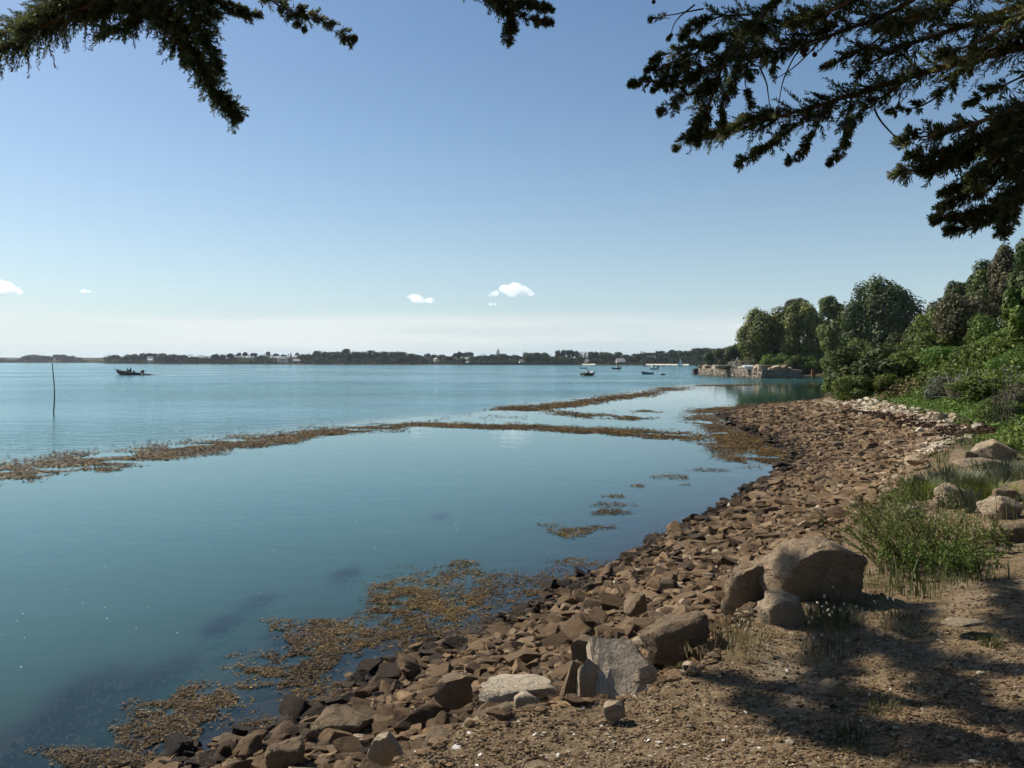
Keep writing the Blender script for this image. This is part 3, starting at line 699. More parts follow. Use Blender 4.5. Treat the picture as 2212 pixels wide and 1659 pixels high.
def person(label, loc, rz, s=1.0):
    J = {'pel': (0, 0, .95), 'ch': (0.02, 0, 1.28), 'nk': (0.02, 0, 1.50), 'hd': (0.05, 0, 1.62), 'tp': (0.05, 0, 1.76)}
    V = [J['pel'], J['ch'], J['nk'], J['hd'], J['tp']]; E = [(0, 1), (1, 2), (2, 3), (3, 4)]; R = [.15, .17, .065, .105, .07]
    for sd in (-1, 1):
        b = len(V); V += [(0.02, sd * .19, 1.42), (0.10, sd * .25, 1.14), (0.38, sd * .16, 1.12), (0.46, sd * .13, 1.13)]; R += [.075, .055, .042, .045]; E += [(1, b), (b, b + 1), (b + 1, b + 2), (b + 2, b + 3)]
        b = len(V); V += [(0, sd * .10, .88), (0.04, sd * .13, .48), (-0.02, sd * .14, .08), (0.14, sd * .15, .04)]; R += [.095, .065, .05, .045]; E += [(0, b), (b, b + 1), (b + 1, b + 2), (b + 2, b + 3)]
    me = bpy.data.meshes.new('person'); me.from_pydata([tuple(np.array(v) * s) for v in V], E, [])
    o = bpy.data.objects.new('person', me); COL.objects.link(o)
    sk = o.modifiers.new('skin', 'SKIN'); ss = o.modifiers.new('sub', 'SUBSURF'); ss.levels = 1; ss.render_levels = 1
    for i, rr in enumerate(R): me.skin_vertices[0].data[i].radius = (rr * s, rr * s)
    me.skin_vertices[0].data[0].use_root = True
    t = NT('person_clothes'); z = t.node('SeparateXYZ', Vector=t.coord()).outputs[2]
    c = t.ramp(z, [(0.0, (0.03, 0.035, 0.05)), (0.52, (0.03, 0.035, 0.05)), (0.54, (0.045, 0.05, 0.055)), (0.83, (0.05, 0.05, 0.055)), (0.84, (0.40, 0.26, 0.19)), (0.95, (0.06, 0.045, 0.035))])
    c2 = t.n.new('ShaderNodeMath'); c2.operation = 'DIVIDE'
    for nd in t.n:
        if nd.type == 'VALTORGB':
            for l in list(t.l):
                if l.to_node == nd: t.l.remove(l)
            t.l.new(z, c2.inputs[0]); c2.inputs[1].default_value = 1.8 * s; t.l.new(c2.outputs[0], nd.inputs[0]); nd.color_ramp.interpolation = 'CONSTANT'
    me.materials.append(t.done(t.bsdf(c, 0.8, 0.2)))
    o.location = loc; o.rotation_euler = (0, 0, rz)
    return tag(o, label, 'person')
pm = G(279, 810)
person('person in dark clothes standing at the wheel of the motorboat', (pm[0] + 0.42, pm[1], 0.12), math.pi, 0.98)
# wake: foam heap behind the stern and a broken white line trailing off to the right
r = np.random.default_rng(88); n = 5200
wx = np.concatenate([pm[0] + 3.0 + r.exponential(1.0, 1100), pm[0] + 4 + 62 * r.random(n - 1100) ** 1.3])
t_ = wx - pm[0] - 3.0
keep = (r.random(n) < 0.75 * np.exp(-t_ / 22) * (0.35 + 1.1 * vnoise(wx * 0.4, wx * 0, 5))) | (t_ < 3.5); wx = wx[keep]; t_ = t_[keep]; n = len(wx)
wy = pm[1] + r.normal(0, 0.22 + 0.012 * np.maximum(t_, 0), n) + 0.035 * t_ + 0.0012 * t_ ** 2
wz = 0.02 + r.random(n) * np.where(t_ < 4, 0.34 * np.exp(-((t_ - 1.2) / 1.5) ** 2), 0.0) + 0.05 * np.exp(-t_ / 20) * r.random(n)
V, Fc = leaf_cards(np.stack([wx, wy, wz], 1), np.tile([0, -0.2, 1.0], (n, 1)), np.where(t_ < 4, 0.30, 0.16), 89, 0.8, 0.75)
tag(put('wake_foam', npmesh('wake_foam', V, Fc), mat_plain('white_foam', (0.85, 0.87, 0.88), (0.75, 0.78, 0.8), 5, 0.7, 0.2)), 'white foam wake trailing behind the motorboat', 'foam', None, 'stuff')
# --- moored boats
bg = boat('work_barge', 'dark flat work barge piled with grey bags in the middle of the bay', 1271, 811, 3.4, 1.8, 0.5, 0.5, m_greyhull, tr=1.0, sheer=0.1, draft=0.2)
for i, (x, y_, z_, sx_) in enumerate([(-1.1, .3, .5, .55), (-.6, -.35, .55, .6), (0.0, .1, .6, .65), (.5, .4, .5, .5), (.75, -.3, .5, .55), (-.2, -.1, .85, .5), (-1.2, -.4, .5, .5)]):
    mb = MB(); rings = [[(x + sx_ * .5 * c_ * math.cos(a), y_ + .32 * c_ * math.sin(a), z_ + dz) for a in np.linspace(0, 6.28, 9, endpoint=False)] for c_, dz in ((.7, -.22), (1, -.1), (1, .06), (.6, .17))]
    mb.loft(rings); mb.put('cargo_bag', m_stonewall if i % 2 else m_greyhull, bg)
mb = MB(); mb.box((1.15, 0, 0.72), (0.5, 1.2, 0.45)); mb.put('pale_crate', m_whitehull, bg)
mb = MB(); mb.tube([(-0.3, 0, 0.4), (-0.32, 0, 1.45)], 0.04, 5); mb.box((-0.32, 0, 1.3), (0.35, 0.3, 0.12)); mb.put('hoist_post', m_black, bg)
dg = boat('dinghy', 'small black dinghy with an outboard near the far shore', 1261, 796, 3.1, 1.25, 0.35, 0.12, m_darkhull); outboard(dg, -1.55, 0.2, 0.8)
fb_ = boat('fishing_boat', 'grey fishing boat with a small wheelhouse at a mooring', 1330.5, 797.4, 3.6, 1.5, 0.5, math.pi, m_greyhull)
mb = MB(); mb.box((-0.75, 0, 0.95), (1.0, 1.0, 0.9)); mb.box((-0.75, 0, 1.44), (1.2, 1.15, 0.08)); wh = mb.put('wheelhouse', m_whitehull, fb_)
for s in (-1, 1):
    mb = MB(); mb.box((-0.75, s * 0.51, 1.1), (0.6, 0.03, 0.3)); mb.put('window', m_glass, wh)
mb = MB(); mb.tube([(0.0, 0, 0.4), (-0.1, 0, 2.2)], 0.03, 5); mb.tube([(-0.1, 0, 2.0), (-1.4, 0, 0.9)], 0.015, 4); mb.put('mast', m_metal, fb_); outboard(fb_, -1.85, 0.3, 0.8)
wb = boat('cabin_boat', 'white cabin boat with a dark engine near the pale beach', 1412.5, 798.2, 3.3, 1.4, 0.5, math.pi + 0.15, m_whitehull)
mb = MB(); mb.box((0.35, 0, 1.1), (0.8, 0.9, 1.3), 0, 0.12); wh = mb.put('wheelhouse', m_whitehull, wb)
for s in (-1, 1):
    mb = MB(); mb.box((0.35, s * 0.46, 1.35), (0.5, 0.03, 0.4)); mb.put('window', m_glass, wh)
mb = MB(); mb.tube([(0.3, 0, 1.6), (0.25, 0, 2.3)], 0.03, 5); mb.put('mast', m_metal, wb); outboard(wb, -1.65, 0.35, 1.2)
rb = boat('rowing_boat', 'blue rowing boat with a high bow off the stone jetty', 1398.5, 808, 3.0, 1.15, 0.36, math.pi + 0.1, m_bluehull, sheer=0.9)
for x in (-0.8, 0.0, 0.8):
    mb = MB(); mb.box((x, 0, 0.27), (0.22, 0.95, 0.05)); mb.put('thwart', m_wood, rb)
p = G(1431.5, 809.6); o = thing('mooring_float', 'small square pontoon float with a pale deck right of the blue boat', 'float', (p[0], p[1], 0))
mb = MB(); mb.box((0, 0, 0.08), (1.0, 0.9, 0.34)); mb.put('float_block', m_darkhull, o)
mb = MB(); mb.box((0, 0, 0.285), (1.05, 0.95, 0.07)); mb.put('deck', m_whitehull, o)
sbt = boat('sailing_dinghy', 'small sailing dinghy under pale sails by the far beach', 1470, 791.6, 3.8, 1.3, 0.4, math.pi - 0.3, m_whitehull)
mb = MB(); mb.tube([(0.5, 0, 0.2), (0.35, 0, 5.4)], 0.05, 6); mb.tube([(0.45, 0, 0.8), (-1.5, -0.35, 0.8)], 0.03, 5); mb.put('mast', m_metal, sbt)
def sail(pts, nm, m, belly):
    a, b, c = [np.array(p_, float) for p_ in pts]; V = []; k = 7; Fs = []; ix = {}
    for i in range(k):
        for j in range(k - i):
            s_, t2 = i / (k - 1), j / (k - 1); ix[i, j] = len(V); V.append(a + (b - a) * s_ + (c - a) * t2 + np.array([0, belly, 0]) * s_ * t2 * (1 - s_ - t2) * 12)
    for i in range(k - 1):
        for j in range(k - 1 - i):
            Fs.append([ix[i, j], ix[i + 1, j], ix[i, j + 1]])
            if j < k - 2 - i: Fs.append([ix[i + 1, j], ix[i + 1, j + 1], ix[i, j + 1]])
    o_ = put(nm, npmesh(nm, np.array(V), np.array(Fs), True), m, sbt); md = o_.modifiers.new('thick', 'SOLIDIFY'); md.thickness = 0.02
sail([(0.42, 0, 0.85), (0.33, 0, 5.2), (-1.45, -0.35, 0.9)], 'mainsail', m_sail, -0.3)
sail([(1.8, 0, 0.6), (0.40, 0, 4.4), (0.6, -0.3, 0.7)], 'jib', m_sailb, -0.2)
for i, (u, v) in enumerate([(1394, 790.9), (1418, 791.0), (1433, 791.1), (1449, 791.2)]):
    boat('moored_dinghy', ordn(i + 1) + ' dark little dinghy from the left moored off the pale sand strip', u, v, 3.2, 1.2, 0.4, 0.3 * i, m_darkhull, 'dinghies off the sand strip')

# ================================================================== STAKES
m_stake = mat_plain('stake_wood', (0.10, 0.09, 0.08), (0.06, 0.055, 0.05), 4, 0.9, 0.1)
def stake(u, v, vtop, label, rad, group=None, bend=0.0):
    p = G(u, v); top = D(u, vtop, p[1])[2]
    zz = np.linspace(-0.6, top, 10); P = np.stack([bend * np.sin(zz * 1.3) + bend * 0.8 * zz / max(top, 1), 0.3 * bend * np.cos(zz), zz], 1)
    mb = MB(); mb.tube(P, np.linspace(rad, rad * 0.6, 10), 7)
    o = mb.put('mooring_stake', m_stake, None, True); o.location = (p[0], p[1], 0)
    return tag(o, label, 'stake', group)
stake(115, 893, 785, 'tall thin crooked stake standing in the water at the left', 0.042, None, 0.07)
for i, (u, v, vt) in enumerate([(64, 790.5, 784), (96, 788, 784.5), (123, 792, 786), (140, 788, 785), (179, 790, 784.2), (190, 790, 784.4), (213, 790, 784.4), (232, 790.3, 784.2), (262, 791.5, 786), (484, 789.5, 786), (508, 790, 786.4), (842.5, 797, 793.6), (660, 797.5, 793.4), (849, 788.5, 780.5), (898, 788.5, 783), (977, 788.5, 782.5)]):
    stake(u, v, vt, ordn(i + 1) + ' thin far stake from the left, out towards the far shore', 0.07 if i < 11 else 0.16, 'far stakes in the bay', 0.02)

# ================================================================== ROCK GENERATOR
def ico(sub):
    bm = bmesh.new(); bmesh.ops.create_icosphere(bm, subdivisions=sub, radius=1.0)
    V = np.array([v.co[:] for v in bm.verts]); Fc = np.array([[v.index for v in f.verts] for f in bm.faces]); bm.free(); return V, Fc
ICO = {i: ico(i) for i in (1, 2, 3, 4, 5, 6)}
_ADJ = {}
def relax(V, sub, it, k=0.5):
    if sub not in _ADJ:
        f = ICO[sub][1]; e = np.vstack([f[:, [0, 1]], f[:, [1, 2]], f[:, [2, 0]]]); e = np.vstack([e, e[:, ::-1]]); _ADJ[sub] = (e, np.bincount(e[:, 0], minlength=len(V))[:, None])
    e, c = _ADJ[sub]
    for _ in range(it):
        A = np.zeros_like(V); np.add.at(A, e[:, 0], V[e[:, 1]]); V = V * (1 - k) + A / c * k
    return V
def rock_verts(seed, sub, cuts=9, blocky=0.5, rough=0.03, fine=0.0, extra=()):
    r = np.random.default_rng(seed); V, Fc = ICO[sub]; V = V.copy() * 1.25
    N = []
    q = r.normal(size=(3, 3)); q, _ = np.linalg.qr(q * 0.25 + np.eye(3))
    if r.random() < blocky:
        for a in range(3):
            for s in (-1, 1): N.append((q[a] * s + r.normal(0, 0.12, 3), r.uniform(0.55, 0.82)))
    for i in range(cuts): N.append((r.normal(size=3), r.uniform(0.62, 0.95)))
    for e in extra: N.append((np.array(e[:3], float), e[3]))
    for nn, d in N:
        nn = nn / np.linalg.norm(nn); p = V @ nn; V = V - np.maximum(p - d, 0)[:, None] * nn
    if sub >= 3: V = relax(V, sub, {3: 1, 4: 2, 5: 4, 6: 9}[sub])
    m = np.abs(V).max(0); V = V / m
    if rough:
        dn = (vnoise(V[:, 0] * 3 + V[:, 2] * 1.7 + seed, V[:, 1] * 3 - V[:, 2] * 2.1, seed) - 0.5) * 2 * rough
        V = V * (1 + dn[:, None])
    if fine:
        dn = (fbm(V[:, 0] * 6 + V[:, 2] * 3.1 + seed, V[:, 1] * 6 - V[:, 2] * 4.3, seed + 3, 4 + (sub > 4)) - 0.5) * 2 * fine - fine * 0.8 * np.exp(-np.abs(fbm(V[:, 0] * 2 + V[:, 2] * 2.6, V[:, 1] * 2.2 - V[:, 2], seed + 9, 3) - 0.5) * 40)
        V = V * (1 + dn[:, None])
    return V, Fc
def stone_material(name, stops, bump=0.7, sc=7.0, source='color', rough=0.85):
    t = NT(name)
    if source == 'color':
        fac = t.node('SeparateColor', Color=t.node('ObjectInfo').outputs['Color']).outputs[0]
    else: fac = t.attr('tone')
    vec = t.coord()
    base = t.ramp(fac, stops)
    n1 = t.noise(sc, 6, 0.65, vec); n2 = t.noise(sc * 0.3, 3, 0.5, vec); n3 = t.noise(sc * 6, 3, 0.7, vec)
    hs = t.node('HueSaturation', Color=base); t.set(hs.inputs['Value'], t.math('ADD', t.math('MULTIPLY', n1, 0.7), t.math('ADD', 0.35, t.math('MULTIPLY', n3, 0.6))))
    t.set(hs.inputs['Saturation'], t.math('ADD', 0.75, t.math('MULTIPLY', n2, 0.45)))
    nm = t.bump(t.math('ADD', t.math('MULTIPLY', n1, 0.6), t.math('MULTIPLY', n3, 0.4)), bump, 0.05)
    return t.done(t.bsdf(hs.outputs[0], rough, 0.2, nm))
STOPS = [(0.0, (0.024, 0.016, 0.010)), (0.3, (0.120, 0.075, 0.038)), (0.6, (0.210, 0.138, 0.073)), (0.8, (0.30, 0.235, 0.155)), (1.0, (0.50, 0.43, 0.32))]
m_stone = stone_material('beach_stone', STOPS, 0.9, 4.0)
m_stone_mass = stone_material('beach_stone_mass', STOPS, 0.5, 9.0, 'tone')
def rock_material(name, stops):
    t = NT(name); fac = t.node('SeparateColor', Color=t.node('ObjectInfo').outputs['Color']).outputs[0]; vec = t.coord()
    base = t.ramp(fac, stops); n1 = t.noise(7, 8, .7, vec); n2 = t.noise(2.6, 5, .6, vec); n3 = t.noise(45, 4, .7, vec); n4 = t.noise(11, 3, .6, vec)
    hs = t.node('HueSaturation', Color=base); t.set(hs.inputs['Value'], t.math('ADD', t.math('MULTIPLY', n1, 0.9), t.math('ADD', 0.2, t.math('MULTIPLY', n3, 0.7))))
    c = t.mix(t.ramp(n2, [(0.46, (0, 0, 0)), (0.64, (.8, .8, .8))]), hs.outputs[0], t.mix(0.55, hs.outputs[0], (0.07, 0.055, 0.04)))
    c = t.mix(t.ramp(n4, [(0.62, (0, 0, 0)), (0.70, (.6, .6, .6))]), c, (0.30, 0.27, 0.19))
    vo = t.node('TexVoronoi', Scale=3.2, feature='DISTANCE_TO_EDGE'); t.l.new(t.node('VectorMath', operation='ADD').outputs[0], vo.inputs['Vector']); ad = [n_ for n_ in t.n if n_.type == 'VECT_MATH'][0]
    t.l.new(vec, ad.inputs[0]); t.l.new(t.noise(4, 4, .6, vec, 'Color'), ad.inputs[1])
    crack = t.ramp(vo.outputs['Distance'], [(0.0, (0, 0, 0)), (0.03, (1, 1, 1))])
    h = t.math('ADD', t.math('MULTIPLY', n1, 0.6), t.math('ADD', t.math('MULTIPLY', n3, 0.25), t.math('MULTIPLY', crack, 0.12)))
    return t.done(t.bsdf(c, 0.9, 0.15, t.bump(h, 0.9, 0.09)))
m_rock = rock_material('boulder', [(0.0, (0.10, 0.075, 0.05)), (0.4, (0.24, 0.175, 0.11)), (0.7, (0.36, 0.29, 0.20)), (1.0, (0.56, 0.475, 0.36))])

# ================================================================== JETTY
JA, JB, JC, JD = np.array([46.6, 147.0]), np.array([42.0, 178.0]), np.array([55.0, 149.5]), np.array([53.0, 180.0])
jt = thing('stone_jetty', 'old stone jetty with rubble walls running out into the bay', 'jetty', (50, 160, 0))
ZT = 1.58
def inset(p, c, k): return c + (p - c) * k
jc = (JA + JB + JC + JD) / 4
rings = []
for z, k in ((-1.5, 1.03), (0.0, 1.01), (ZT - 0.25, 0.985), (ZT - 0.24, 1.0), (ZT, 1.0), (ZT + 0.02, 0.94)):
    rings.append([(*(inset(p, jc, k) - np.array([50, 160])), z) for p in (JA, JC, JD, JB)])
mb = MB(); mb.loft(rings); mb.put('wall', mat_plain('jetty_masonry', (0.30, 0.24, 0.18), (0.17, 0.13, 0.10), 1.6, 0.95, 0.1, 0.8, 5), jt)
r = np.random.default_rng(31); SV = []; SF = []; ST = []; nvt = 0
for (a, b, cnt) in ((JA, JB, 330), (JA, JC, 130)):
    d = b - a; L = np.linalg.norm(d); d = d / L; nrm = np.array([d[1], -d[0]]); nrm = nrm if np.dot(nrm, jc - a) < 0 else -nrm
    for i in range(cnt):
        s = r.uniform(0, L); z = r.uniform(0.0, ZT - 0.3)
        V, Fc = rock_verts(int(r.integers(1000)), 2, 5, 0.8)
        V = V * np.array([r.uniform(.22, .5), 0.16, r.uniform(.12, .24)])
        an = math.atan2(d[1], d[0]); ca, sa = math.cos(an), math.sin(an)
        V = np.stack([V[:, 0] * ca - V[:, 1] * sa, V[:, 0] * sa + V[:, 1] * ca, V[:, 2]], 1)
        pos = a + d * s + nrm * 0.06 - np.array([50, 160]); SV.append(V + np.array([pos[0], pos[1], z])); SF.append(Fc + nvt); nvt += len(V); ST.append(np.full(len(V), np.clip(r.normal(0.52, 0.16) - 0.25 * (z < 0.25), 0, 1)))
tag(put('wall_stones', npmesh('wall_stones', np.vstack(SV), np.vstack(SF), False, {'tone': np.concatenate(ST)}), stone_material('jetty_stone', [(0, (0.08, 0.065, 0.05)), (.5, (.22, .185, .14)), (1, (.40, .35, .28))], 0.5, 3.0, 'tone'), jt), None, None, None, 'stuff')
p = G(1504, 808.3); o = thing('pier_head', 'dark block with a small post at the seaward end of the jetty', 'pier', (p[0], p[1], 0), 0.1)
mb = MB(); mb.box((0, 0, 0.35), (1.6, 1.6, 1.9)); mb.box((0, 0, 1.33), (1.7, 1.7, 0.08)); mb.put('block', m_darkhull, o)
mb = MB(); mb.tube([(0.0, 0, 1.3), (0.0, 0, 2.2)], 0.07, 6); mb.box((0, 0, 2.2), (0.7, 0.3, 0.12)); mb.put('post', m_stake, o)
# things heaped on the jetty
def on_jetty(u, y): x = D(u, 780, y)[0]; return np.array([x, y, ZT])
r = np.random.default_rng(12)
for i in range(26):
    e_ = (JA + (JB - JA) * (1 - i / 19.0) if i < 20 else JA + (JC - JA) * (i - 19) / 8.0); e_ = e_ + unit(jc - e_) * r.uniform(1.0, 2.6); p = np.array([e_[0], e_[1], ZT])
    V, Fc = rock_verts(300 + i, 2, 6, 0.6); s = r.uniform(0.35, 0.8); V = V * np.array([s * r.uniform(.9, 1.6), s, s * 0.8])
    o = put('rubble_stone', npmesh('rubble_stone', V, Fc), m_stone, None, (p[0], p[1], ZT + s * 0.5)); o.color = (r.uniform(0.55, 1.0),) * 3 + (1,); o.rotation_euler = (0, 0, r.uniform(0, 6))
    tag(o, 'pale rubble stone dumped on the stone jetty, ' + ordn(i + 1) + ' from its seaward end', 'stone', 'rubble on the jetty')
for i, (u, y, L, tilt, hz) in enumerate([(1602, 158, 5.0, 0.12, 0.9), (1572, 160, 2.6, -0.05, 0.7), (1660, 153, 3.4, 0.03, 0.8), (1543, 163, 2.2, 0.1, 0.6), (1630, 156, 2.8, -0.15, 0.7)]):
    p = on_jetty(u, y); mb = MB(); mb.box((0, 0, 0), (L, 0.22, 0.14), 0.2 * (i % 3), tilt); o = mb.put('driftwood_plank', mat_plain('bleached_wood', (0.58, 0.53, 0.45), (0.42, 0.38, 0.31), 3, 0.9, 0.1) if i == 0 else bpy.data.materials['bleached_wood']); o.location = (p[0], p[1], ZT + hz)
    tag(o, ['longest bleached plank raised on the jetty heap', 'short bleached plank at the middle of the jetty', 'bleached plank lying above the dark jetty wall', 'bleached plank nearest the seaward end of the jetty', 'tilted bleached plank right of the longest one'][i], 'plank', 'planks on the jetty')
p = on_jetty(1622, 152.5); mb = MB(); rg = hull_rings(3.4, 1.3, 0.5); mb.loft(rg); o = mb.put('upturned_dinghy', m_whitehull); o.location = (p[0], p[1], ZT + 0.62); o.rotation_euler = (math.pi, 0, 0.3)
tag(o, 'upturned white dinghy lying on the jetty edge', 'boat')
p = on_jetty(1545, 164); mb = MB(); mb.tube([(0, 0, 0), (0.05, 0, 1.9), (0.0, 0, 3.6)], [.055, .045, .035], 6); o = mb.put('flag_pole', m_greyhull); o.location = p; tag(o, 'bare pale pole standing upright on the jetty', 'pole')
p = on_jetty(1580, 160); mb = MB(); mb.tube([(0, 0, 0.1), (1.3, 0, 2.4)], [.06, .04], 6); o = mb.put('leaning_pole', m_whitehull); o.location = p; tag(o, 'thin pale pole leaning to the right on the jetty', 'pole')
p = D(1757, 803, 168.0); mb = MB(); zz = tz(p[0], p[1]); mb.box((0, 0, 0.7), (0.75, 0.5, 1.6)); mb.box((0, 0, 1.54), (0.85, 0.6, 0.08)); o = mb.put('brown_post', mat_plain('rusty_wood', (0.22, 0.10, 0.05), (0.15, 0.07, 0.035), 3, 0.9, 0.1)); o.location = (p[0], p[1], zz - 0.1)
tag(o, 'rust brown wooden post beside the small beach behind the jetty', 'post')

# ================================================================== TREES AND SHRUBS ON THE RIGHT BANK
def big_tree(name, label, u, vtop, wpx, y, mat, seed, n=7000, leaf=0.42, nl=34, cb=0.12, cat='tree', group=None, dome=1.0, trunk_r=0.35, limbs=5, lobe=(0.2, 0.36), zb=None, yasp=0.85):
    x = D(u, 780, y)[0]; z0 = tz(x, y) if zb is None else zb
    h = D(u, vtop, y)[2] - z0; w = wpx * PX(y)
    o = thing(name, label, cat, (x, y, z0), 0.0, group)
    lob = random_lobes(nl, w * 0.5 * 1.06, w * 0.5 * yasp, h * (1 - cb) * 1.06, h * cb, seed, lobe, dome)
    put('crown', crown_mesh('crown', lob, int(n * 2.0), leaf * 1.12, seed, flat=0.82), mat, o)
    put('trunk', trunk_mesh('trunk', h * 0.85, trunk_r, seed, limbs, w * 0.28, 0.2), m_bark, o)
    return o
TG = 'trees behind the jetty'
big_tree('lime_tree', 'large yellow green flowering tree at the left end of the headland trees', 1660, 655, 150, 186, m_leaf_lime, 1, 11000, 0.55, 46, -0.05, dome=1.0)
big_tree('lime_tree', 'tall yellow green flowering tree with pale trunk behind the hedge', 1728, 648, 122, 181, m_leaf_lime, 2, 9000, 0.55, 40, 0.0)
big_tree('open_crowned_tree', 'thin crowned tree rising behind the flowering trees', 1722, 633, 80, 208, m_leaf_grey, 3, 3500, 0.55, 22, 0.3)
big_tree('open_crowned_tree', 'open grey green tree just left of the biggest dark tree', 1790, 640, 75, 200, m_leaf_mid, 4, 3500, 0.55, 22, 0.2)
big_tree('round_small_tree', 'small round tree with visible trunk in front of the biggest tree', 1806, 686, 92, 160, m_leaf_mid, 5, 4500, 0.42, 26, 0.22)
big_tree('chestnut_tree', 'biggest dark domed tree above the right bank', 1903, 590, 186, 150, m_leaf_oak, 6, 16000, 0.5, 62, 0.0, trunk_r=0.5)
big_tree('evergreen_oak', 'grey green tree just right of the biggest dark tree', 2036, 634, 92, 112, m_leaf_grey, 7, 5000, 0.36, 28, 0.1)
big_tree('evergreen_oak', 'dark evergreen tree at the foot of the sloping treeline', 2085, 592, 130, 96, m_leaf_oak, 8, 8000, 0.34, 36, 0.08)
big_tree('evergreen_oak', 'dark evergreen tree in the middle of the sloping treeline', 2145, 556, 130, 86, m_leaf_oak, 9, 8000, 0.32, 36, 0.08)
big_tree('brown_tree', 'brownish tree high on the sloping treeline at the right edge', 2178, 522, 105, 74, m_leaf_brown, 10, 7000, 0.28, 34, 0.1)
big_tree('evergreen_oak', 'tallest dark tree cut by the right picture edge', 2245, 480, 140, 66, m_leaf_oak, 11, 8000, 0.28, 36, 0.06)
big_tree('ash_tree', 'bright light green tree at the right picture edge', 2218, 605, 110, 40, m_leaf_bright, 12, 6500, 0.2, 30, 0.1, trunk_r=0.15)
big_tree('evergreen_oak', 'low dark tree left of the flowering trees behind the jetty', 1590, 740, 56, 250, m_leaf_oak, 13, 2500, 0.6, 18, 0.0, zb=1.5)
big_tree('evergreen_oak', 'grey green tree above the middle of the jetty', 1632, 722, 66, 205, m_leaf_grey, 14, 3500, 0.5, 22, 0.0)
big_tree('evergreen_oak', 'far dark tree left of the pole on the jetty', 1548, 748, 64, 330, m_leaf_oak, 15, 2200, 0.8, 18, 0.0, zb=1.5)

SHRUB = {}
def shrub(name, label, u, vtop, wpx, y, mat, variant, group='shrubs on the right bank', zoff=-0.1, x=None, yasp=1.0, hmul=1.0):
    key = (variant, mat.name)
    if key not in SHRUB:
        s = 500 + variant * 7
        lob = random_lobes(26, 0.54, 0.54, 1.05, -0.12, s, (0.22, 0.38), 1.0)
        c = crown_mesh('foliage', lob, 8000, 0.052, s, up=0.4, flat=0.68, aspect=0.6); c.materials.append(mat)
        rr = np.random.default_rng(s); mbs = MB()
        for i in range(9):
            a = rr.uniform(0, 6.28); e = rr.uniform(0.15, 0.42)
            mbs.tube(smooth_path([(0.05 * math.cos(a), 0.05 * math.sin(a), -0.05), (0.5 * e * math.cos(a), 0.5 * e * math.sin(a), 0.3), (e * math.cos(a), e * math.sin(a), 0.72)], 5), np.linspace(0.012, 0.004, 5), 4)
        sm = mbs.mesh('stems', True); sm.materials.append(m_bark); SHRUB[key] = (c, sm)
    xx = D(u, 780, y)[0] if x is None else x
    z0 = tz(xx, y) + zoff; h = max(D(u, vtop, y)[2] - z0, 0.4) * hmul; w = wpx * PX(y)
    o = thing(name, label, 'shrub', (xx, y, z0), (variant * 1.3 + u * 0.01) % 6.28, group); o.scale = (w, w * yasp, h)
    c, sm = SHRUB[key]; put('foliage', c, None, o); tag(put('stems', sm, None, o), None, None, None, 'stuff')
    return o
S = [
 (1868, 716, 190, 50, m_leaf_oak, 0, 'large dark thicket bush overhanging the far end of the beach'),
 (1818, 762, 90, 53, m_leaf_bright, 1, 'bright green bush at the water side of the large thicket'),
 (1845, 800, 120, 47, m_leaf_mid, 2, 'low dull green bush at the foot of the large thicket'),
 (1925, 800, 100, 46, m_leaf_mid, 3, 'dark bush filling the right foot of the large thicket'),
 (1990, 742, 150, 49, m_leaf_mid, 1, 'leafy bush right of the large thicket, above the sandy scar'),
 (2060, 738, 150, 46, m_leaf_bright, 2, 'bright bush right of the leafy one on the slope'),
 (2130, 722, 150, 42, m_leaf_mid, 3, 'mid green bush on the slope below the bright tree'),
 (2205, 745, 130, 36, m_leaf_bright, 0, 'bright bush on the slope cut by the right edge'),
 (2050, 800, 130, 38, m_leaf_grey, 1, 'grey twiggy bush above the green verge'),
 (2120, 800, 140, 34, m_leaf_mid, 2, 'olive bush right of the grey twiggy one'),
 (2195, 815, 130, 28, m_leaf_brown, 3, 'brownish bush with dry stems at the right edge'),
 (2160, 850, 110, 27, m_leaf_mid, 0, 'green bush at the right end of the green verge'),
 (2085, 612, 150, 58, m_leaf_brown, 2, 'tall olive brown bush below the sloping treeline'),
 (2010, 655, 110, 66, m_leaf_mid, 3, 'bush between the yellow hedge and the olive brown bush'),
 (2150, 660, 130, 52, m_leaf_mid, 0, 'dark bush below the brownish tree'),
 (1880, 738, 130, 72, m_leaf_bright, 1, 'bright bush behind the large thicket'),
 (1940, 722, 130, 70, m_leaf_mid, 0, 'mid green bush below the yellow hedge'),
 (1820, 742, 110, 80, m_leaf_mid, 2, 'dark bush behind the water side of the thicket'),
 (2170, 700, 120, 46, m_leaf_bright, 3, 'bright bush under the light green tree'),
 (2020, 700, 120, 58, m_leaf_mid, 1, 'dense bush left of the olive brown bush'),
 (1860, 705, 70, 120, m_leaf_mid, 1, 'bush at the foot of the biggest dark tree'),
 (1960, 700, 100, 110, m_leaf_oak, 2, 'dark bush under the right side of the biggest tree'),
 (2035, 690, 90, 90, m_leaf_oak, 3, 'dark bush beneath the grey green tree'),
]
for (u, vt, w, y, m, va, lab) in S: shrub('bush', lab, u, vt, w, y, m, va)
hd = [(1672, 761, 60), (1702, 760, 60), (1732, 759, 60), (1762, 758, 60), (1792, 756, 62), (1650, 768, 50)]
for i, (u, vt, w) in enumerate(sorted(hd)):
    shrub('hedge_bush', ordn(i + 1) + ' green bush from the left in the hedge behind the jetty', u, vt, w, 176, m_leaf_bright, i % 4, 'hedge behind the jetty')
for i, (u, vt, w, y) in enumerate([(1685, 748, 80, 179), (1740, 745, 90, 179), (1795, 741, 90, 179)]):
    shrub('vine_bush', ordn(i + 1) + ' light green bush from the left above the jetty hedge', u, vt, w, y, m_leaf_bright, (i + 1) % 4, 'light green bushes above the hedge')
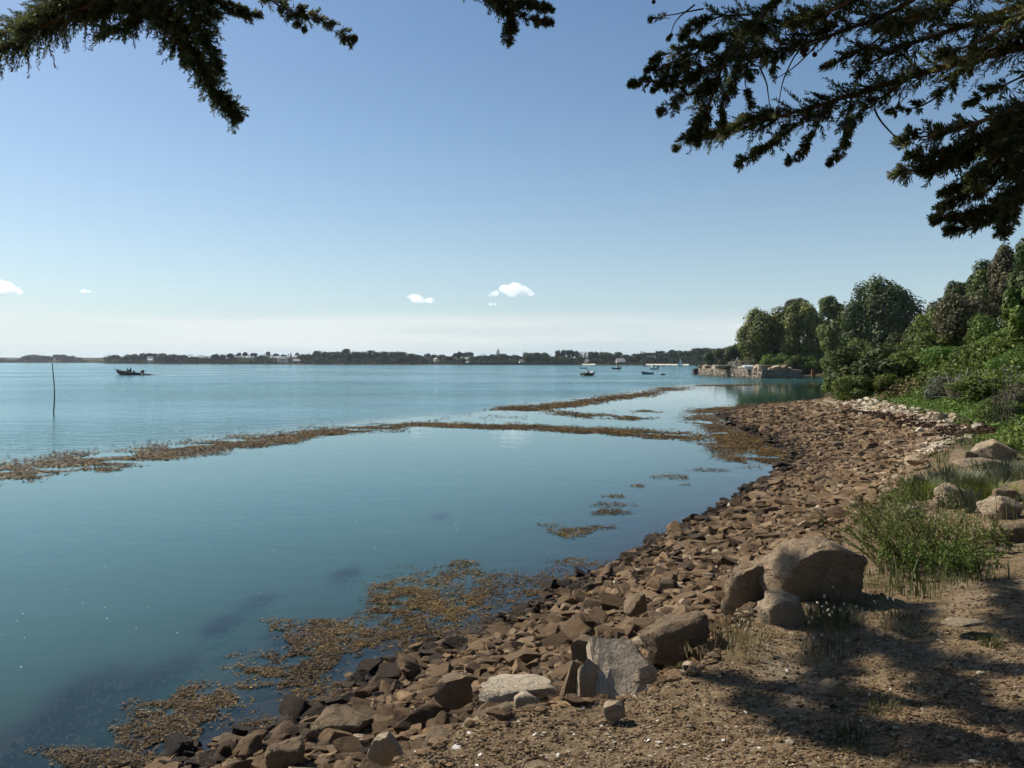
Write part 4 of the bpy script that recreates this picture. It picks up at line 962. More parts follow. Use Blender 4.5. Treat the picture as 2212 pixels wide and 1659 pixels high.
shrub('clipped_hedge', 'yellow green clipped hedge below the biggest dark tree', 1985, 706, 100, 80, m_leaf_yellow, 0, None)
shrub('jetty_bush', 'grey green bush growing in the middle of the jetty', 1566, 784, 34, 162, m_leaf_grey, 1, 'bushes on the jetty', zoff=0.0)
shrub('jetty_bush', 'dark bush growing on the landward end of the jetty', 1688, 783, 44, 158, m_leaf_mid, 2, 'bushes on the jetty', zoff=0.0)
shrub('jetty_bush', 'wide olive bush behind the planks on the jetty', 1615, 768, 60, 182, m_leaf_grey, 3, 'bushes on the jetty', zoff=0.0)
for nm in ('jetty_bush', 'jetty_bush.001'):
    bo = bpy.data.objects[nm]; h_old = bo.scale[2]; top = bo.location[2] + h_old; bo.location[2] = ZT - 0.05; bo.scale[2] = top - ZT + 0.05

# undergrowth that nobody could count, clothing the hill
r = np.random.default_rng(77); n = 150000
ux = r.uniform(1740, 2330, n); yy = np.exp(r.uniform(math.log(9), math.log(240), n)); xx = (ux - 1106) / F * yy
z, dS, dB = terrain(xx, yy)
ok = (dB > 0.5 + 0.8 * vnoise(xx * 0.5, yy * 0.5, 3)) & ((yy > 16) | (dB > 2.2)); xx, yy, z, dB = xx[ok], yy[ok], z[ok], dB[ok]; n = len(xx)
hh = (0.15 + 1.3 * fbm(xx * 0.35, yy * 0.35, 41, 3) ** 2) * np.clip(dB / 3, 0.15, 1.0)
C = np.stack([xx, yy, z + r.random(n) ** 0.7 * hh * 1.6], 1)
V, Fc = leaf_cards(C, np.tile([-0.3, -0.3, 0.8], (n, 1)), 0.05 + 0.0042 * yy, 78, 0.5, 0.35)
tone = np.clip(0.25 + 0.6 * fbm(xx * 0.25, yy * 0.25, 61, 3) + r.normal(0, 0.18, n), 0, 1)
tag(put('undergrowth', npmesh('undergrowth', V, Fc, False, {'tone': np.repeat(tone, 4)}), m_leaf_mid), 'tangled green undergrowth covering the right bank', 'undergrowth', None, 'stuff')
# bright verge at the back of the far beach
n = 42000; xx = r.uniform(12, 24, n); yy = r.uniform(23, 47, n); z, dS, dB = terrain(xx, yy)
ed = dB + 0.9 * (vnoise(xx * 0.6, yy * 0.6, 9) - 0.4)
ok = (ed > 0.0) & (dB < 4.5); xx, yy, z, ed = xx[ok], yy[ok], z[ok], ed[ok]; n = len(xx)
C = np.stack([xx, yy, z + r.random(n) * (0.12 + 0.4 * vnoise(xx, yy, 5)) * np.clip(ed, 0.25, 1)], 1)
V, Fc = leaf_cards(C, np.tile([-0.2, -0.2, 0.9], (n, 1)), 0.13, 79, 0.42, 0.35)
tag(put('green_verge', npmesh('green_verge', V, Fc, False, {'tone': np.repeat(np.clip(r.normal(0.5, 0.22, n), 0, 1), 4)}), m_leaf_bright), 'bright low green plants along the back of the beach', 'plants', None, 'stuff')
# dark wrack line stranded along the upper far beach
n = 6000; wl_ = np.array([G(u_, v_, .75)[:2] for u_, v_ in [(1800, 884), (1880, 893), (1960, 910), (2030, 925), (2090, 945), (2130, 965)]]); sg = np.concatenate([[0], np.cumsum(np.hypot(*np.diff(wl_, axis=0).T))]); t_ = r.uniform(0, sg[-1], n)
xx = np.interp(t_, sg, wl_[:, 0]) + r.normal(0, .35, n); yy = np.interp(t_, sg, wl_[:, 1]) + r.normal(0, .45, n); z, dS, dB = terrain(xx, yy); ok = fbm(xx * .8, yy * .8, 19, 3) > .42; xx, yy, z = xx[ok], yy[ok], z[ok]; n = len(xx)
V, Fc = leaf_cards(np.stack([xx, yy, z + .04 + r.random(n) * .12], 1), np.tile([0, 0, 1.], (n, 1)), 0.14, 81, 0.4, 0.6)
tag(put('wrack_line', npmesh('wrack_line', V, Fc), mat_plain('dry_wrack', (0.035, 0.020, 0.013), (0.075, 0.045, 0.028), 6, .9, .1)), 'dark line of dry wrack along the top of the far beach', 'seaweed', None, 'stuff')
# sandy scar and bare dry shrub on the slope
n = 900; p = D(1975, 850, 43.0); xx = p[0] + r.normal(0, 1.1, n); yy = p[1] + r.normal(0, 0.9, n); z, dS, dB = terrain(xx, yy); q = np.exp(-((xx - p[0]) / 1.2) ** 2)
C = np.stack([xx, yy, z + r.random(n) * (0.2 + 0.75 * q)], 1); V, Fc = leaf_cards(C, np.tile([-0.2, -0.6, 0.6], (n, 1)), 0.2, 80, 0.5, 0.5)
t = NT('ochre_dry_grass'); c = t.ramp(t.attr('tone'), [(0, (0.05, 0.036, 0.016)), (.5, (.13, .098, .045)), (1, (.24, .19, .09))])
tag(put('dry_grass_scar', npmesh('dry_grass_scar', V, Fc, False, {'tone': np.repeat(r.random(n), 4)}), t.done(t.bsdf(c, .9, .1))), 'ochre dry grass and earth showing between the bushes above the verge', 'dry grass', None, 'stuff')
def dead_bush(label, u, v, y, s, seed):
    r = np.random.default_rng(seed); p = D(u, v, y); o = thing('dead_bush', label, 'shrub', (p[0], p[1], tz(p[0], p[1])))
    mb = MB()
    for i in range(60):
        a = r.uniform(0, 6.28); el = r.uniform(0.2, 1.3); L = s * r.uniform(0.5, 1.0); d = np.array([math.cos(a) * math.cos(el), math.sin(a) * math.cos(el), math.sin(el)])
        b = np.array([0, 0, 0.2 * s]) + r.normal(0, 0.12 * s, 3); P = [b, b + d * L * .5 + r.normal(0, .06 * s, 3), b + d * L + r.normal(0, .12 * s, 3)]
        mb.tube(smooth_path(P, 5), np.linspace(0.022, 0.008, 5) * s * 0.7, 4, False)
    mb.put('twigs', mat_plain('dead_twigs', (0.34, 0.29, 0.24), (0.22, 0.18, 0.15), 5, 0.95, 0.1), o); return o
dead_bush('bare grey twiggy bush in the middle of the slope', 2062, 812, 36, 1.5, 4)
# mauve flowering plants at the right edge
for i, (u, v, y) in enumerate([(2150, 800, 26), (2190, 792, 25)]):
    p = D(u, v, y); z0 = tz(p[0], p[1]); zt = D(u, v, y)[2]; r = np.random.default_rng(90 + i)
    o = thing('mauve_flower_plant', ordn(i + 1) + ' mauve flowering plant from the left on the right edge of the slope', 'flowers', (p[0], p[1], z0), 0, 'mauve flowers')
    hgt = max(zt - z0, 0.5); mb = MB(); pts = []
    for k in range(9):
        e = np.array([r.normal(0, .4), r.normal(0, .3), hgt * r.uniform(.8, 1.05)]); pts.append(e)
        mb.tube([(e[0] * .4, e[1] * .4, -0.05), (e[0] * .8, e[1] * .8, e[2] * .6), tuple(e)], [.008, .006, .004], 4, False)
    tag(mb.put('stems', m_stake, o), None, None, None, 'stuff')
    C = np.vstack([e + r.normal(0, .02, (6, 3)) for e in pts]); V, Fc = leaf_cards(C, np.tile([0, 0, 1.], (len(C), 1)), 0.035, 91 + i, 0.7, .5)
    put('blossom', npmesh('blossom', V, Fc), mat_plain('mauve_petals', (0.45, 0.30, 0.45), (0.55, 0.42, 0.55), 5, 0.7, 0.1) if i == 0 else bpy.data.materials['mauve_petals'], o)

def proj(P):
    P = np.asarray(P, float).reshape(-1, 3) - EYE
    zc = P @ FWD; return 1106 + F * P[:, 0] / zc, 829.5 - F * (P @ UPV) / zc, zc

# ================================================================== NAMED ROCKS
# (label, u0, u1, vtop, vbase, tone, seed, blocky, hscale, dscale, zground override, tilt)
ROCKS = [
 ('boulder', 'biggest boulder with sunlit top and dark face beside the green weeds', 1672, 1930, 1140, 1290, .46, 3, 0.0, 0.95, 0.75, 1.42, 0),
 ('boulder', 'angular brown boulder leaning against the left of the biggest boulder', 1570, 1700, 1198, 1322, .42, 14, 0.6, 1.0, 0.9, 1.2, 0),
 ('boulder', 'squat tan block standing in front of the biggest boulder', 1648, 1756, 1264, 1356, .55, 23, 1.0, 0.95, 0.7, 1.36, 0),
 ('boulder', 'dark olive boulder beside the pale leaning slab', 1394, 1566, 1310, 1418, .22, 35, 0.4, 1.0, 0.8, 1.28, 0),
 ('stone_slab', 'long pale grey slab at the edge of the earth bank', 1018, 1214, 1452, 1524, .86, 41, 1.0, 0.85, 0.75, 1.05, 0),
 ('wedge_stone', 'reddish wedge stone standing on end right of the long slab', 1208, 1254, 1424, 1496, .30, 52, 1.0, 1.1, 0.8, 1.1, 0.35),
 ('pointed_stone', 'pointed tan stone between the wedge and the leaning slab', 1234, 1306, 1428, 1500, .68, 63, 0.0, 1.1, 0.7, 1.12, 0),
 ('flap_stone', 'tan triangular stone lying against the pale leaning slab', 1366, 1424, 1428, 1476, .72, 72, 0.2, 0.9, 0.6, 1.3, 0),
 ('tan_stone', 'lone tan stone on the bare earth near the bank edge', 1298, 1354, 1502, 1552, .60, 81, 0.3, 0.8, 0.8, 1.38, 0),
 ('half_buried_stone', 'half buried stone in the dappled shade', 1772, 1846, 1446, 1506, .48, 92, 0.5, 0.8, 0.9, 1.5, 0),
 ('flat_stone', 'flat oval stone on the shaded path', 2046, 2146, 1320, 1356, .52, 101, 0.0, 0.35, 0.7, 1.55, 0),
 ('pale_rock', 'pale rock at the bottom where the beach meets the bank', 786, 866, 1578, 1648, .7, 112, 0.4, 1.0, 0.9, 0.95, 0),
 ('pale_rock', 'small pale rounded rock under the end of the long slab', 1108, 1172, 1492, 1532, .75, 123, 0.0, 0.9, 0.8, 1.2, 0),
 ('brown_rock', 'large brown rock at the bottom edge of the beach', 566, 672, 1582, 1664, .30, 131, 0.5, 1.0, 0.9, 0.42, 0),
 ('brown_rock', 'wide brown rock at the waterline above the bottom rock', 664, 796, 1516, 1604, .32, 143, 0.4, 0.9, 0.9, 0.25, 0),
 ('wet_slab', 'dark wet slab lying in the shallows at the bottom', 456, 556, 1572, 1622, .05, 152, 1.0, 0.5, 0.6, 0.0, 0.2),
 ('brown_rock', 'brown block in the beach left of the long pale slab', 930, 1022, 1458, 1520, .30, 163, 0.7, 1.0, 0.9, 0.7, 0),
 ('brown_rock', 'square brown block on the beach behind the pale slab', 1236, 1310, 1372, 1432, .26, 171, 1.0, 1.0, 0.9, 0.85, 0),
 ('brown_rock', 'tall brown rock on the beach left of the dark olive boulder', 1346, 1410, 1276, 1326, .30, 183, 0.5, 1.0, 0.9, 0.75, 0),
 ('dark_rock', 'black wet rock standing at the waterline of the near beach', 1482, 1514, 1106, 1132, .03, 191, 0.5, 1.0, 0.9, 0.05, 0),
 ('dark_rock', 'dark rock at the tip of the weed covered shallows', 1700, 1730, 968, 986, .05, 203, 0.5, 1.0, 0.9, 0.05, 0),
 ('pale_block', 'pale upright block behind the spiky leaved plant', 2036, 2120, 1040, 1100, .68, 211, 0.4, 1.0, 0.8, None, 0),
 ('shadowed_block', 'block with a dark face at the top edge of the beach', 1962, 2008, 1014, 1052, .52, 222, 1.0, 1.0, 0.9, None, 0),
 ('pale_outcrop', 'large pale outcrop at the right edge beside the verge', 2130, 2240, 928, 1000, .62, 233, 0.2, 0.8, 0.9, None, 0),
 ('pale_outcrop', 'long pale outcrop rock below the large outcrop', 2080, 2200, 966, 1010, .58, 242, 0.5, 0.6, 0.6, None, 0),
 ('reddish_block', 'reddish block at the top of the beach below the outcrops', 2062, 2124, 966, 1006, .45, 251, 0.8, 1.0, 0.9, None, 0),
 ('grey_boulder', 'grey boulder at the edge of the green verge', 2018, 2064, 886, 912, .66, 263, 0.3, 1.1, 0.9, None, 0),
 ('grey_boulder', 'squared grey stone just below the verge boulder', 2026, 2072, 910, 928, .70, 271, 1.0, 0.8, 0.9, None, 0),
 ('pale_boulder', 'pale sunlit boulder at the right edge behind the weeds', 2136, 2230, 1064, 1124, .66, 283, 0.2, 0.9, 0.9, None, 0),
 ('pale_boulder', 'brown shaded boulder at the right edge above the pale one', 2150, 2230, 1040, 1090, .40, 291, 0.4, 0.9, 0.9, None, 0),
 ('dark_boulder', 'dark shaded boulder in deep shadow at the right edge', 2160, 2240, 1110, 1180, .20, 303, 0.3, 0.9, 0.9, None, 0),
 ('brown_rock', 'low brown rock on the beach left of the green weeds', 1872, 1930, 1062, 1100, .34, 311, 0.6, 0.8, 0.9, None, 0),
 ('brown_rock', 'flat topped rock on the mid beach', 1790, 1822, 950, 968, .30, 321, 0.6, 1.0, 0.9, None, 0),
 ('pale_rock', 'pale rock among the beach stones below the shadowed block', 1950, 2000, 1084, 1118, .62, 331, 0.3, 0.8, 0.9, None, 0),
]
FOOT = []
def place_rock(name, label, u0, u1, v0, v1, tone, seed, blocky, hs, ds, zg, tilt, cat=None, extra=()):
    uc = (u0 + u1) / 2
    if zg is None:
        zg = 1.0
        for _ in range(6):
            p = G(uc, v1, zg); zg = 0.5 * zg + 0.5 * tz(p[0], p[1] + 0.1)
    p = G(uc, v1, zg); w = (u1 - u0) * PX(p[1]); h = (v1 - v0) * PX(p[1]) * hs * 1.0; d = w * ds
    h = max(h - 0.22 * d * (H - zg) / p[1], h * 0.55)
    big = w > 0.45
    V, Fc = rock_verts(seed, 6 if w > 0.6 and p[1] < 9 else 5 if big else 4, 11, blocky, 0.08, 0.10 if big else 0.06, extra)
    V = V * np.array([w / 2, d / 2, h * 0.62]); V[:, 2] += h * 0.38
    me = npmesh(name, V, Fc, True)
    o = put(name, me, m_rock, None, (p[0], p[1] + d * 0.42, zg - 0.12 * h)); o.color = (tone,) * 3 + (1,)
    o.rotation_euler = (0, tilt, np.random.default_rng(seed).uniform(-0.25, 0.25))
    FOOT.append((p[0], p[1] + d * 0.42, max(w, d) * 0.45))
    md = o.modifiers.new('sharp', 'EDGE_SPLIT'); md.split_angle = math.radians(38)
    return tag(o, label, cat or ('boulder' if 'boulder' in name else 'rock'))
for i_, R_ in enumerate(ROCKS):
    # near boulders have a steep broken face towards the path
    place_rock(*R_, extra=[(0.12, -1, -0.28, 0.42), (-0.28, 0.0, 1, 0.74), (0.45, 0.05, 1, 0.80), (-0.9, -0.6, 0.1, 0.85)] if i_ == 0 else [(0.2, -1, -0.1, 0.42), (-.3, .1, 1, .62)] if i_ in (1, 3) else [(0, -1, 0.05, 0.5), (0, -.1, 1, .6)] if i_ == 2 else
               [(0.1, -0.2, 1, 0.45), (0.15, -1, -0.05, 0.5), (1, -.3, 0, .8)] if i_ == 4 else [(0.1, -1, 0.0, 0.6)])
# the pale leaning slab: a thick rectangular plate propped against the bank
p = G(1360, 1478, 1.2)
mbs = MB(); rg = []
w, hgt, th = 0.36, 0.40, 0.14
r = np.random.default_rng(5)
outl = [(-0.19, -0.02), (-0.155, 0.36), (0.02, 0.345), (0.12, 0.325), (0.185, 0.16), (0.17, 0.0), (0.0, -0.05)]
def plate(outl, th, name, sub=2):
    bm = bmesh.new(); vs = [bm.verts.new((x, 0, z)) for x, z in outl]; f = bm.faces.new(vs)
    ex = bmesh.ops.extrude_face_region(bm, geom=[f]); bmesh.ops.translate(bm, vec=(0, th, 0), verts=[v for v in ex['geom'] if isinstance(v, bmesh.types.BMVert)])
    bmesh.ops.recalc_face_normals(bm, faces=bm.faces); bmesh.ops.bevel(bm, geom=list(bm.edges), offset=0.012, segments=2, affect='EDGES')
    bmesh.ops.triangulate(bm, faces=bm.faces); bmesh.ops.subdivide_edges(bm, edges=bm.edges, cuts=3, use_grid_fill=True)
    me = bpy.data.meshes.new(name); bm.to_mesh(me); bm.free()
    co = np.zeros(len(me.vertices) * 3); me.vertices.foreach_get('co', co); co = co.reshape(-1, 3)
    co[:, 1] += (fbm(co[:, 0] * 14, co[:, 2] * 14, 3, 4) - .5) * 0.03; co[:, 0] += (fbm(co[:, 1] * 20 + 3, co[:, 2] * 16, 5, 3) - .5) * 0.016; co[:, 2] += (fbm(co[:, 0] * 16 + 3, co[:, 1] * 16, 6, 3) - .5) * 0.016
    me.vertices.foreach_set('co', co.ravel()); me.update(); return me
o = put('leaning_slab', plate(outl, 0.13, 'leaning_slab'), m_rock, None, (p[0], p[1] + 0.02, 1.12)); o.color = (.84,) * 3 + (1,); o.rotation_euler = (math.radians(-48), 0, math.radians(12)); o.scale = (1.05, 1.0, 1.15)
tag(o, 'pale speckled slab leaning on the bank left of the dark olive boulder', 'rock'); FOOT.append((p[0], p[1] + 0.15, 0.22))

# ================================================================== BEACH STONES
r = np.random.default_rng(2024)
def jgrid(x0, x1, y0, y1, c):
    gx, gy = np.meshgrid(np.arange(x0, x1, c), np.arange(y0, y1, c)); gx = gx.ravel() + r.uniform(-.5, .5, gx.size) * c; gy = gy.ravel() + r.uniform(-.5, .5, gy.size) * c
    return gx, gy
cand = []
for (x0, x1, y0, y1, c, smin, smax) in ((-4, 9, 3.2, 13, 0.105, 0.042, 0.10), (0, 16, 13, 30, 0.135, 0.055, 0.12), (6, 26, 30, 64, 0.22, 0.09, 0.18), (-4, 9, 3.2, 13, 0.40, 0.09, 0.17), (0, 16, 13, 30, 0.8, 0.12, 0.2), (34, 46, 95, 108, 0.5, 0.2, 0.5)):
    gx, gy = jgrid(x0, x1, y0, y1, c); z, dS, dB = terrain(gx, gy)
    ok = (dS > -0.32 * r.random(len(gx))) & (dB < -0.02 + 0.1 * r.random(len(gx)))
    gx, gy, z, dS, dB = gx[ok], gy[ok], z[ok], dS[ok], dB[ok]
    s = r.uniform(smin, smax, len(gx)) * r.choice([0.7, 1.0, 1.25], len(gx), p=[.35, .45, .2])
    cand.append(np.stack([gx, gy, z, dS, dB, s], 1))
cand = np.vstack(cand)
for (fx, fy, fr) in FOOT:
    cand = cand[np.hypot(cand[:, 0] - fx, cand[:, 1] - fy) > fr * 0.8]
pu, pv, pz = proj(cand[:, :3])
cand = cand[(pu > -120) & (pu < 2330) & (pv < 1800)]
pu, pv, pz = proj(cand[:, :3])
tt = np.clip(cand[:, 3] / np.maximum(cand[:, 3] - cand[:, 4], 0.1), 0, 1)
tone = np.clip(0.27 + 0.17 * tt + r.normal(0, 0.14, len(cand)) + 0.45 * sstep(.50, .95, tt + 0.3 * (vnoise(cand[:, 0] * .8, cand[:, 1] * .8, 4) - .5)) * sstep(11, 24, cand[:, 1]) - 0.26 * (cand[:, 3] < 0.22) - 0.10 * (cand[:, 3] < 0.55), 0.0, 1.0)
tone = np.where(r.random(len(cand)) < 0.07, np.clip(tone + 0.28, 0, 0.85), tone)
app = cand[:, 5] / pz * ((pu > 0) & (pu < 2212) & (pv < 1659))
order = np.argsort(-app); sel = order[:290]; rest = order[290:]
PROTO = []
for i in range(22):
    V, Fc = rock_verts(700 + i, 4, 6, 0.85, 0.08, 0.07); me = npmesh('stone', V, Fc, True); me.set_sharp_from_angle(angle=math.radians(32)); me.materials.append(m_stone); PROTO.append(me)
LAND = [(o_.location[0], o_.location[1], lab_) for o_, lab_ in ((bpy.data.objects[n_], l_) for n_, l_ in (('boulder', 'the biggest boulder'), ('boulder.001', 'the angular leaning boulder'), ('boulder.003', 'the dark olive boulder'), ('stone_slab', 'the long pale slab'), ('leaning_slab', 'the leaning slab'),
        ('pale_rock', 'the pale bottom rock'), ('brown_rock', 'the brown bottom rock'), ('brown_rock.001', 'the wide waterline rock'), ('wet_slab', 'the wet slab'), ('dark_rock', 'the black waterline rock'), ('brown_rock.004', 'the tall brown rock'), ('brown_rock.003', 'the square brown block')))]
LX = np.array([(l_[0], l_[1]) for l_ in LAND])
near_of = {int(i): int(np.argmin(np.hypot(LX[:, 0] - cand[i, 0], LX[:, 1] - cand[i, 1]))) for i in sel}
rank = {}
for li in range(len(LAND)):
    mem = sorted([i for i in near_of if near_of[i] == li], key=lambda i: np.hypot(LX[li, 0] - cand[i, 0], LX[li, 1] - cand[i, 1]))
    for q_, i in enumerate(mem): rank[i] = q_ + 1
zone = lambda i: ('dark wet' if tone[i] < 0.14 else 'dark brown' if tone[i] < 0.27 else 'rust brown' if tone[i] < 0.42 else 'tan') + (' stone at the waterline, ' if cand[i, 3] < 0.35 else ' stone under the bank, ' if cand[i, 4] > -0.7 else ' stone on the beach, ') + ordn(rank[int(i)]) + ' nearest to ' + LAND[near_of[int(i)]][2]
for k, i in enumerate(sel):
    x, y, z, dS, dB, s = cand[i]
    o = bpy.data.objects.new('beach_stone', PROTO[int(r.integers(len(PROTO)))]); COL.objects.link(o)
    f = r.uniform(0.36, 0.7)
    o.scale = (s * r.uniform(1.0, 1.5), s * r.uniform(0.75, 1.0), s * f)
    o.rotation_euler = (r.normal(0, .28), r.normal(0, .28), r.uniform(0, 6.28)); o.location = (x, y, z + s * f * 0.45)
    o.color = (float(tone[i]),) * 3 + (1,)
    lab = zone(i); tag(o, lab, 'stone', 'stones at the waterline' if 'at the waterline' in lab else 'stones under the bank' if 'under the bank' in lab else 'stones on the near beach')
# the rest, as one mass
SV = []; SF = []; ST = []; nv = 0
LOW = [rock_verts(900 + i, 2, 4, 0.9, 0.06) for i in range(40)]; MIDR = [rock_verts(930 + i, 3, 5, 0.9, 0.07, 0.05) for i in range(30)]; LOW1 = [rock_verts(950 + i, 1, 3, 0.3, 0.0) for i in range(20)]
for i in rest:
    x, y, z, dS, dB, s = cand[i]
    V, Fc = MIDR[int(r.integers(30))] if pz[i] < 10 else LOW[int(r.integers(40))] if pz[i] < 34 else LOW1[int(r.integers(20))]
    f = r.uniform(0.3, 0.7); V = V * np.array([s * r.uniform(1.0, 1.5), s * r.uniform(.75, 1), s * f])
    a, b, c = r.normal(0, .26), r.normal(0, .26), r.uniform(0, 6.28)
    ca, sa = math.cos(a), math.sin(a); cb, sb_ = math.cos(b), math.sin(b); cc, sc_ = math.cos(c), math.sin(c)
    M = np.array([[cc, -sc_, 0], [sc_, cc, 0], [0, 0, 1]]) @ np.array([[cb, 0, sb_], [0, 1, 0], [-sb_, 0, cb]]) @ np.array([[1, 0, 0], [0, ca, -sa], [0, sa, ca]])
    V = V @ M.T + np.array([x, y, z + s * f * 0.4]); SV.append(V); SF.append(Fc + nv); nv += len(V); ST.append(np.full(len(V), tone[i]))
tag(put('beach_stones', npmesh('beach_stones', np.vstack(SV), np.vstack(SF), False, {'tone': np.concatenate(ST)}), m_stone_mass), 'countless brown stones covering the beach, paler towards its top', 'stones', None, 'stuff')
# pebbles filling the gaps of the near beach
n = 20000; gx = r.uniform(-3.5, 8, n); gy = r.uniform(3.6, 16, n); z, dS, dB = terrain(gx, gy); ok = (dS > -0.3) & (dB < 0.15); gx, gy, z, dS = gx[ok], gy[ok], z[ok], dS[ok]; n = len(gx)
B1 = ICO[1][0]; s = r.uniform(0.015, 0.05, n)
V = (B1[None] * r.uniform(.7, 1.3, (n, 12, 1)) * s[:, None, None] * np.array([1.2, 1, .6])) + np.stack([gx, gy, z + s * 0.3], 1)[:, None, :]
Fc = (ICO[1][1][None] + (np.arange(n) * 12)[:, None, None]).reshape(-1, 3)
tag(put('beach_pebbles', npmesh('beach_pebbles', V.reshape(-1, 3), Fc, False, {'tone': np.repeat(np.clip(r.normal(.4, .18, n) - .25 * (dS < .3), 0, 1), 12)}), m_stone_mass), 'small pebbles between the larger beach stones', 'pebbles', None, 'stuff')

# ================================================================== SEAWEED
def weed_material():
    t = NT('brown_seaweed'); c = t.ramp(t.attr('tone'), [(0.0, (0.020, 0.012, 0.005)), (0.45, (0.095, 0.055, 0.016)), (0.8, (0.175, 0.105, 0.026)), (1.0, (0.25, 0.18, 0.045))])
    return t.done(t.bsdf(c, 0.62, 0.16))
m_weed = weed_material()
WC = []; WS = []; WZ = []
r = np.random.default_rng(404)
def add_weed(u, v, size, zmax, clump=0.5, cs=1.0, thr=0.45):
    d = np.stack([(u - 1106) / F, np.zeros_like(u), np.zeros_like(u)], 1) + UPV[None] * ((829.5 - v) / F)[:, None] + FWD[None]
    t = -H / d[:, 2]; P = EYE + d * t[:, None]
    k = 0.6 * fbm(P[:, 0] * cs, P[:, 1] * cs * 0.6, 505, 4) + 0.4 * vnoise(P[:, 0] * cs * 1.6, P[:, 1] * cs * 2.2, 506)
    ok = (r.random(len(u)) < np.clip((k - thr + 0.05) / 0.16, 0, 1) ** 1.5) & (v > 800)
    P = P[ok]; WC.append(P); WS.append(np.full(len(P), 1.0) * size * r.uniform(.6, 1.4, len(P))); WZ.append(r.random(len(P)) * zmax)
def band(pts, widths, n, size, zmax=0.03, thr=0.45, cs=1.0):
    pts = np.array(pts, float); seg = np.concatenate([[0], np.cumsum(np.hypot(*np.diff(pts, axis=0).T))]); t = r.uniform(0, seg[-1], n)
    u = np.interp(t, seg, pts[:, 0]); v = np.interp(t, seg, pts[:, 1]); w = np.interp(t, seg, np.array(widths))
    q = np.minimum(t, seg[-1] - t) / seg[-1]; ok = r.random(n) < np.clip(q / 0.12, 0.12, 1) ** 0.7; u, v, w = u[ok], v[ok], w[ok]; m_ = len(u)
    e = r.normal(0, 0.55, m_); e = np.where(e > 0.9, 0.9 - np.abs(r.normal(0, .5, m_)), e)
    wob = (fbm(u * 0.03, v * 0 + pts[0, 0], 71, 4) - 0.5) * 1.5
    add_weed(u + r.normal(0, 14, m_), v + (e + wob) * w, size, zmax, cs=cs, thr=thr)
def blob(u, v, ru, rv, n, size, zmax=0.03, thr=0.42, cs=2.5):
    a = r.uniform(0, 6.28, n); q = np.sqrt(r.random(n)) * (1 + 0.25 * np.sin(3 * a + u)); add_weed(u + ru * q * np.cos(a), v + rv * q * np.sin(a), size, zmax, cs=cs, thr=thr)
band([(-80, 1038), (100, 1012), (300, 985), (460, 962), (600, 947), (720, 932), (850, 919), (930, 917)], [24, 22, 19, 17, 14, 10, 6, 4], 30000, 0.14, 0.02, 0.37, 0.8)
band([(300, 992), (460, 965), (600, 952), (700, 938), (760, 930)], [5, 9, 8, 6, 3], 9000, 0.14, 0.02, 0.30, 0.8)
band([(880, 917), (1000, 920), (1150, 925), (1300, 931), (1420, 939), (1520, 942)], [4, 5, 6, 7, 9, 8], 17000, 0.17, 0.02, 0.30, 0.8)
band([(1070, 884), (1180, 881), (1280, 866), (1380, 851), (1495, 834)], [4, 7, 7, 6, 3], 12000, 0.24, 0.02, 0.30, 0.5)
band([(1100, 885), (1200, 890), (1300, 901), (1400, 906), (1480, 905)], [3, 5, 6, 5, 4], 4500, 0.2, 0.04, 0.44, 0.6)
band([(800, 935), (1000, 905), (1150, 905), (1250, 900)], [6, 8, 8, 8], 2500, 0.16, 0.03, 0.56, 0.7)
band([(1480, 900), (1540, 905), (1560, 930), (1600, 955), (1680, 980), (1715, 988)], [14, 24, 28, 26, 14, 8], 24000, 0.13, 0.02, 0.36, 0.8)
band([(1440, 935), (1520, 955), (1560, 985), (1640, 995), (1700, 1000)], [8, 14, 14, 10, 5], 7000, 0.11, 0.03, 0.42, 0.9)
band([(1500, 890), (1600, 882), (1700, 873), (1790, 866)], [6, 6, 4, 3], 6000, 0.2, 0.03, 0.36, 0.5)
band([(1380, 888), (1440, 888)], [3, 3], 500, 0.18, 0.03, 0.45, 0.6)
band([(1500, 833), (1600, 832), (1770, 829)], [1, 1.4, 1.8], 2200, 0.35, 0.03, 0.46, 0.35)
for (u, v, ru, rv, n) in [(1320, 1090, 48, 5, 260), (1320, 1106, 42, 7, 420), (1235, 1150, 50, 11, 620), (1300, 1140, 40, 5, 160), (1450, 1030, 44, 6, 480), (1520, 1015, 32, 4, 200), (1325, 1072, 28, 4, 160), (1380, 1050, 16, 4, 140), (1560, 1016, 18, 3, 100), (1000, 1218, 30, 7, 160), (1620, 1010, 30, 3, 90), (1480, 1048, 14, 2, 50), (1190, 1135, 30, 4, 60)]:
    blob(u, v, ru, rv, n, 0.075, 0.03, 0.34)
for (u, v, ru, rv, n) in [(880, 1325, 95, 62, 6500), (960, 1290, 110, 50, 4200), (850, 1290, 60, 30, 1500), (980, 1240, 90, 18, 900), (1120, 1268, 90, 26, 1600), (1050, 1320, 110, 40, 1900), (1200, 1250, 60, 20, 600), (1230, 1215, 42, 9, 300),
                          (700, 1395, 82, 44, 3600), (620, 1440, 90, 36, 2800), (760, 1370, 60, 30, 1200), (560, 1470, 50, 18, 700), (380, 1550, 78, 38, 2600), (440, 1505, 70, 22, 1200), (310, 1590, 60, 26, 900), (210, 1640, 110, 22, 1300), (612, 1348, 36, 11, 420), (700, 1345, 36, 8, 260),
                          (740, 1490, 90, 16, 900), (690, 1508, 60, 12, 500), (860, 1440, 60, 16, 500), (930, 1400, 70, 20, 800), (540, 1560, 80, 14, 350), (330, 1650, 80, 12, 300), (520, 1640, 50, 22, 500), (1300, 1222, 50, 10, 300), (900, 1385, 40, 10, 300)]:
    blob(u, v, ru, rv, int(n * 1.25), 0.05, 0.018, 0.40, 4.0); blob(u, v, ru * 1.35, rv * 1.4, int(n * 0.5), 0.05, 0.01, 0.42, 6.0)
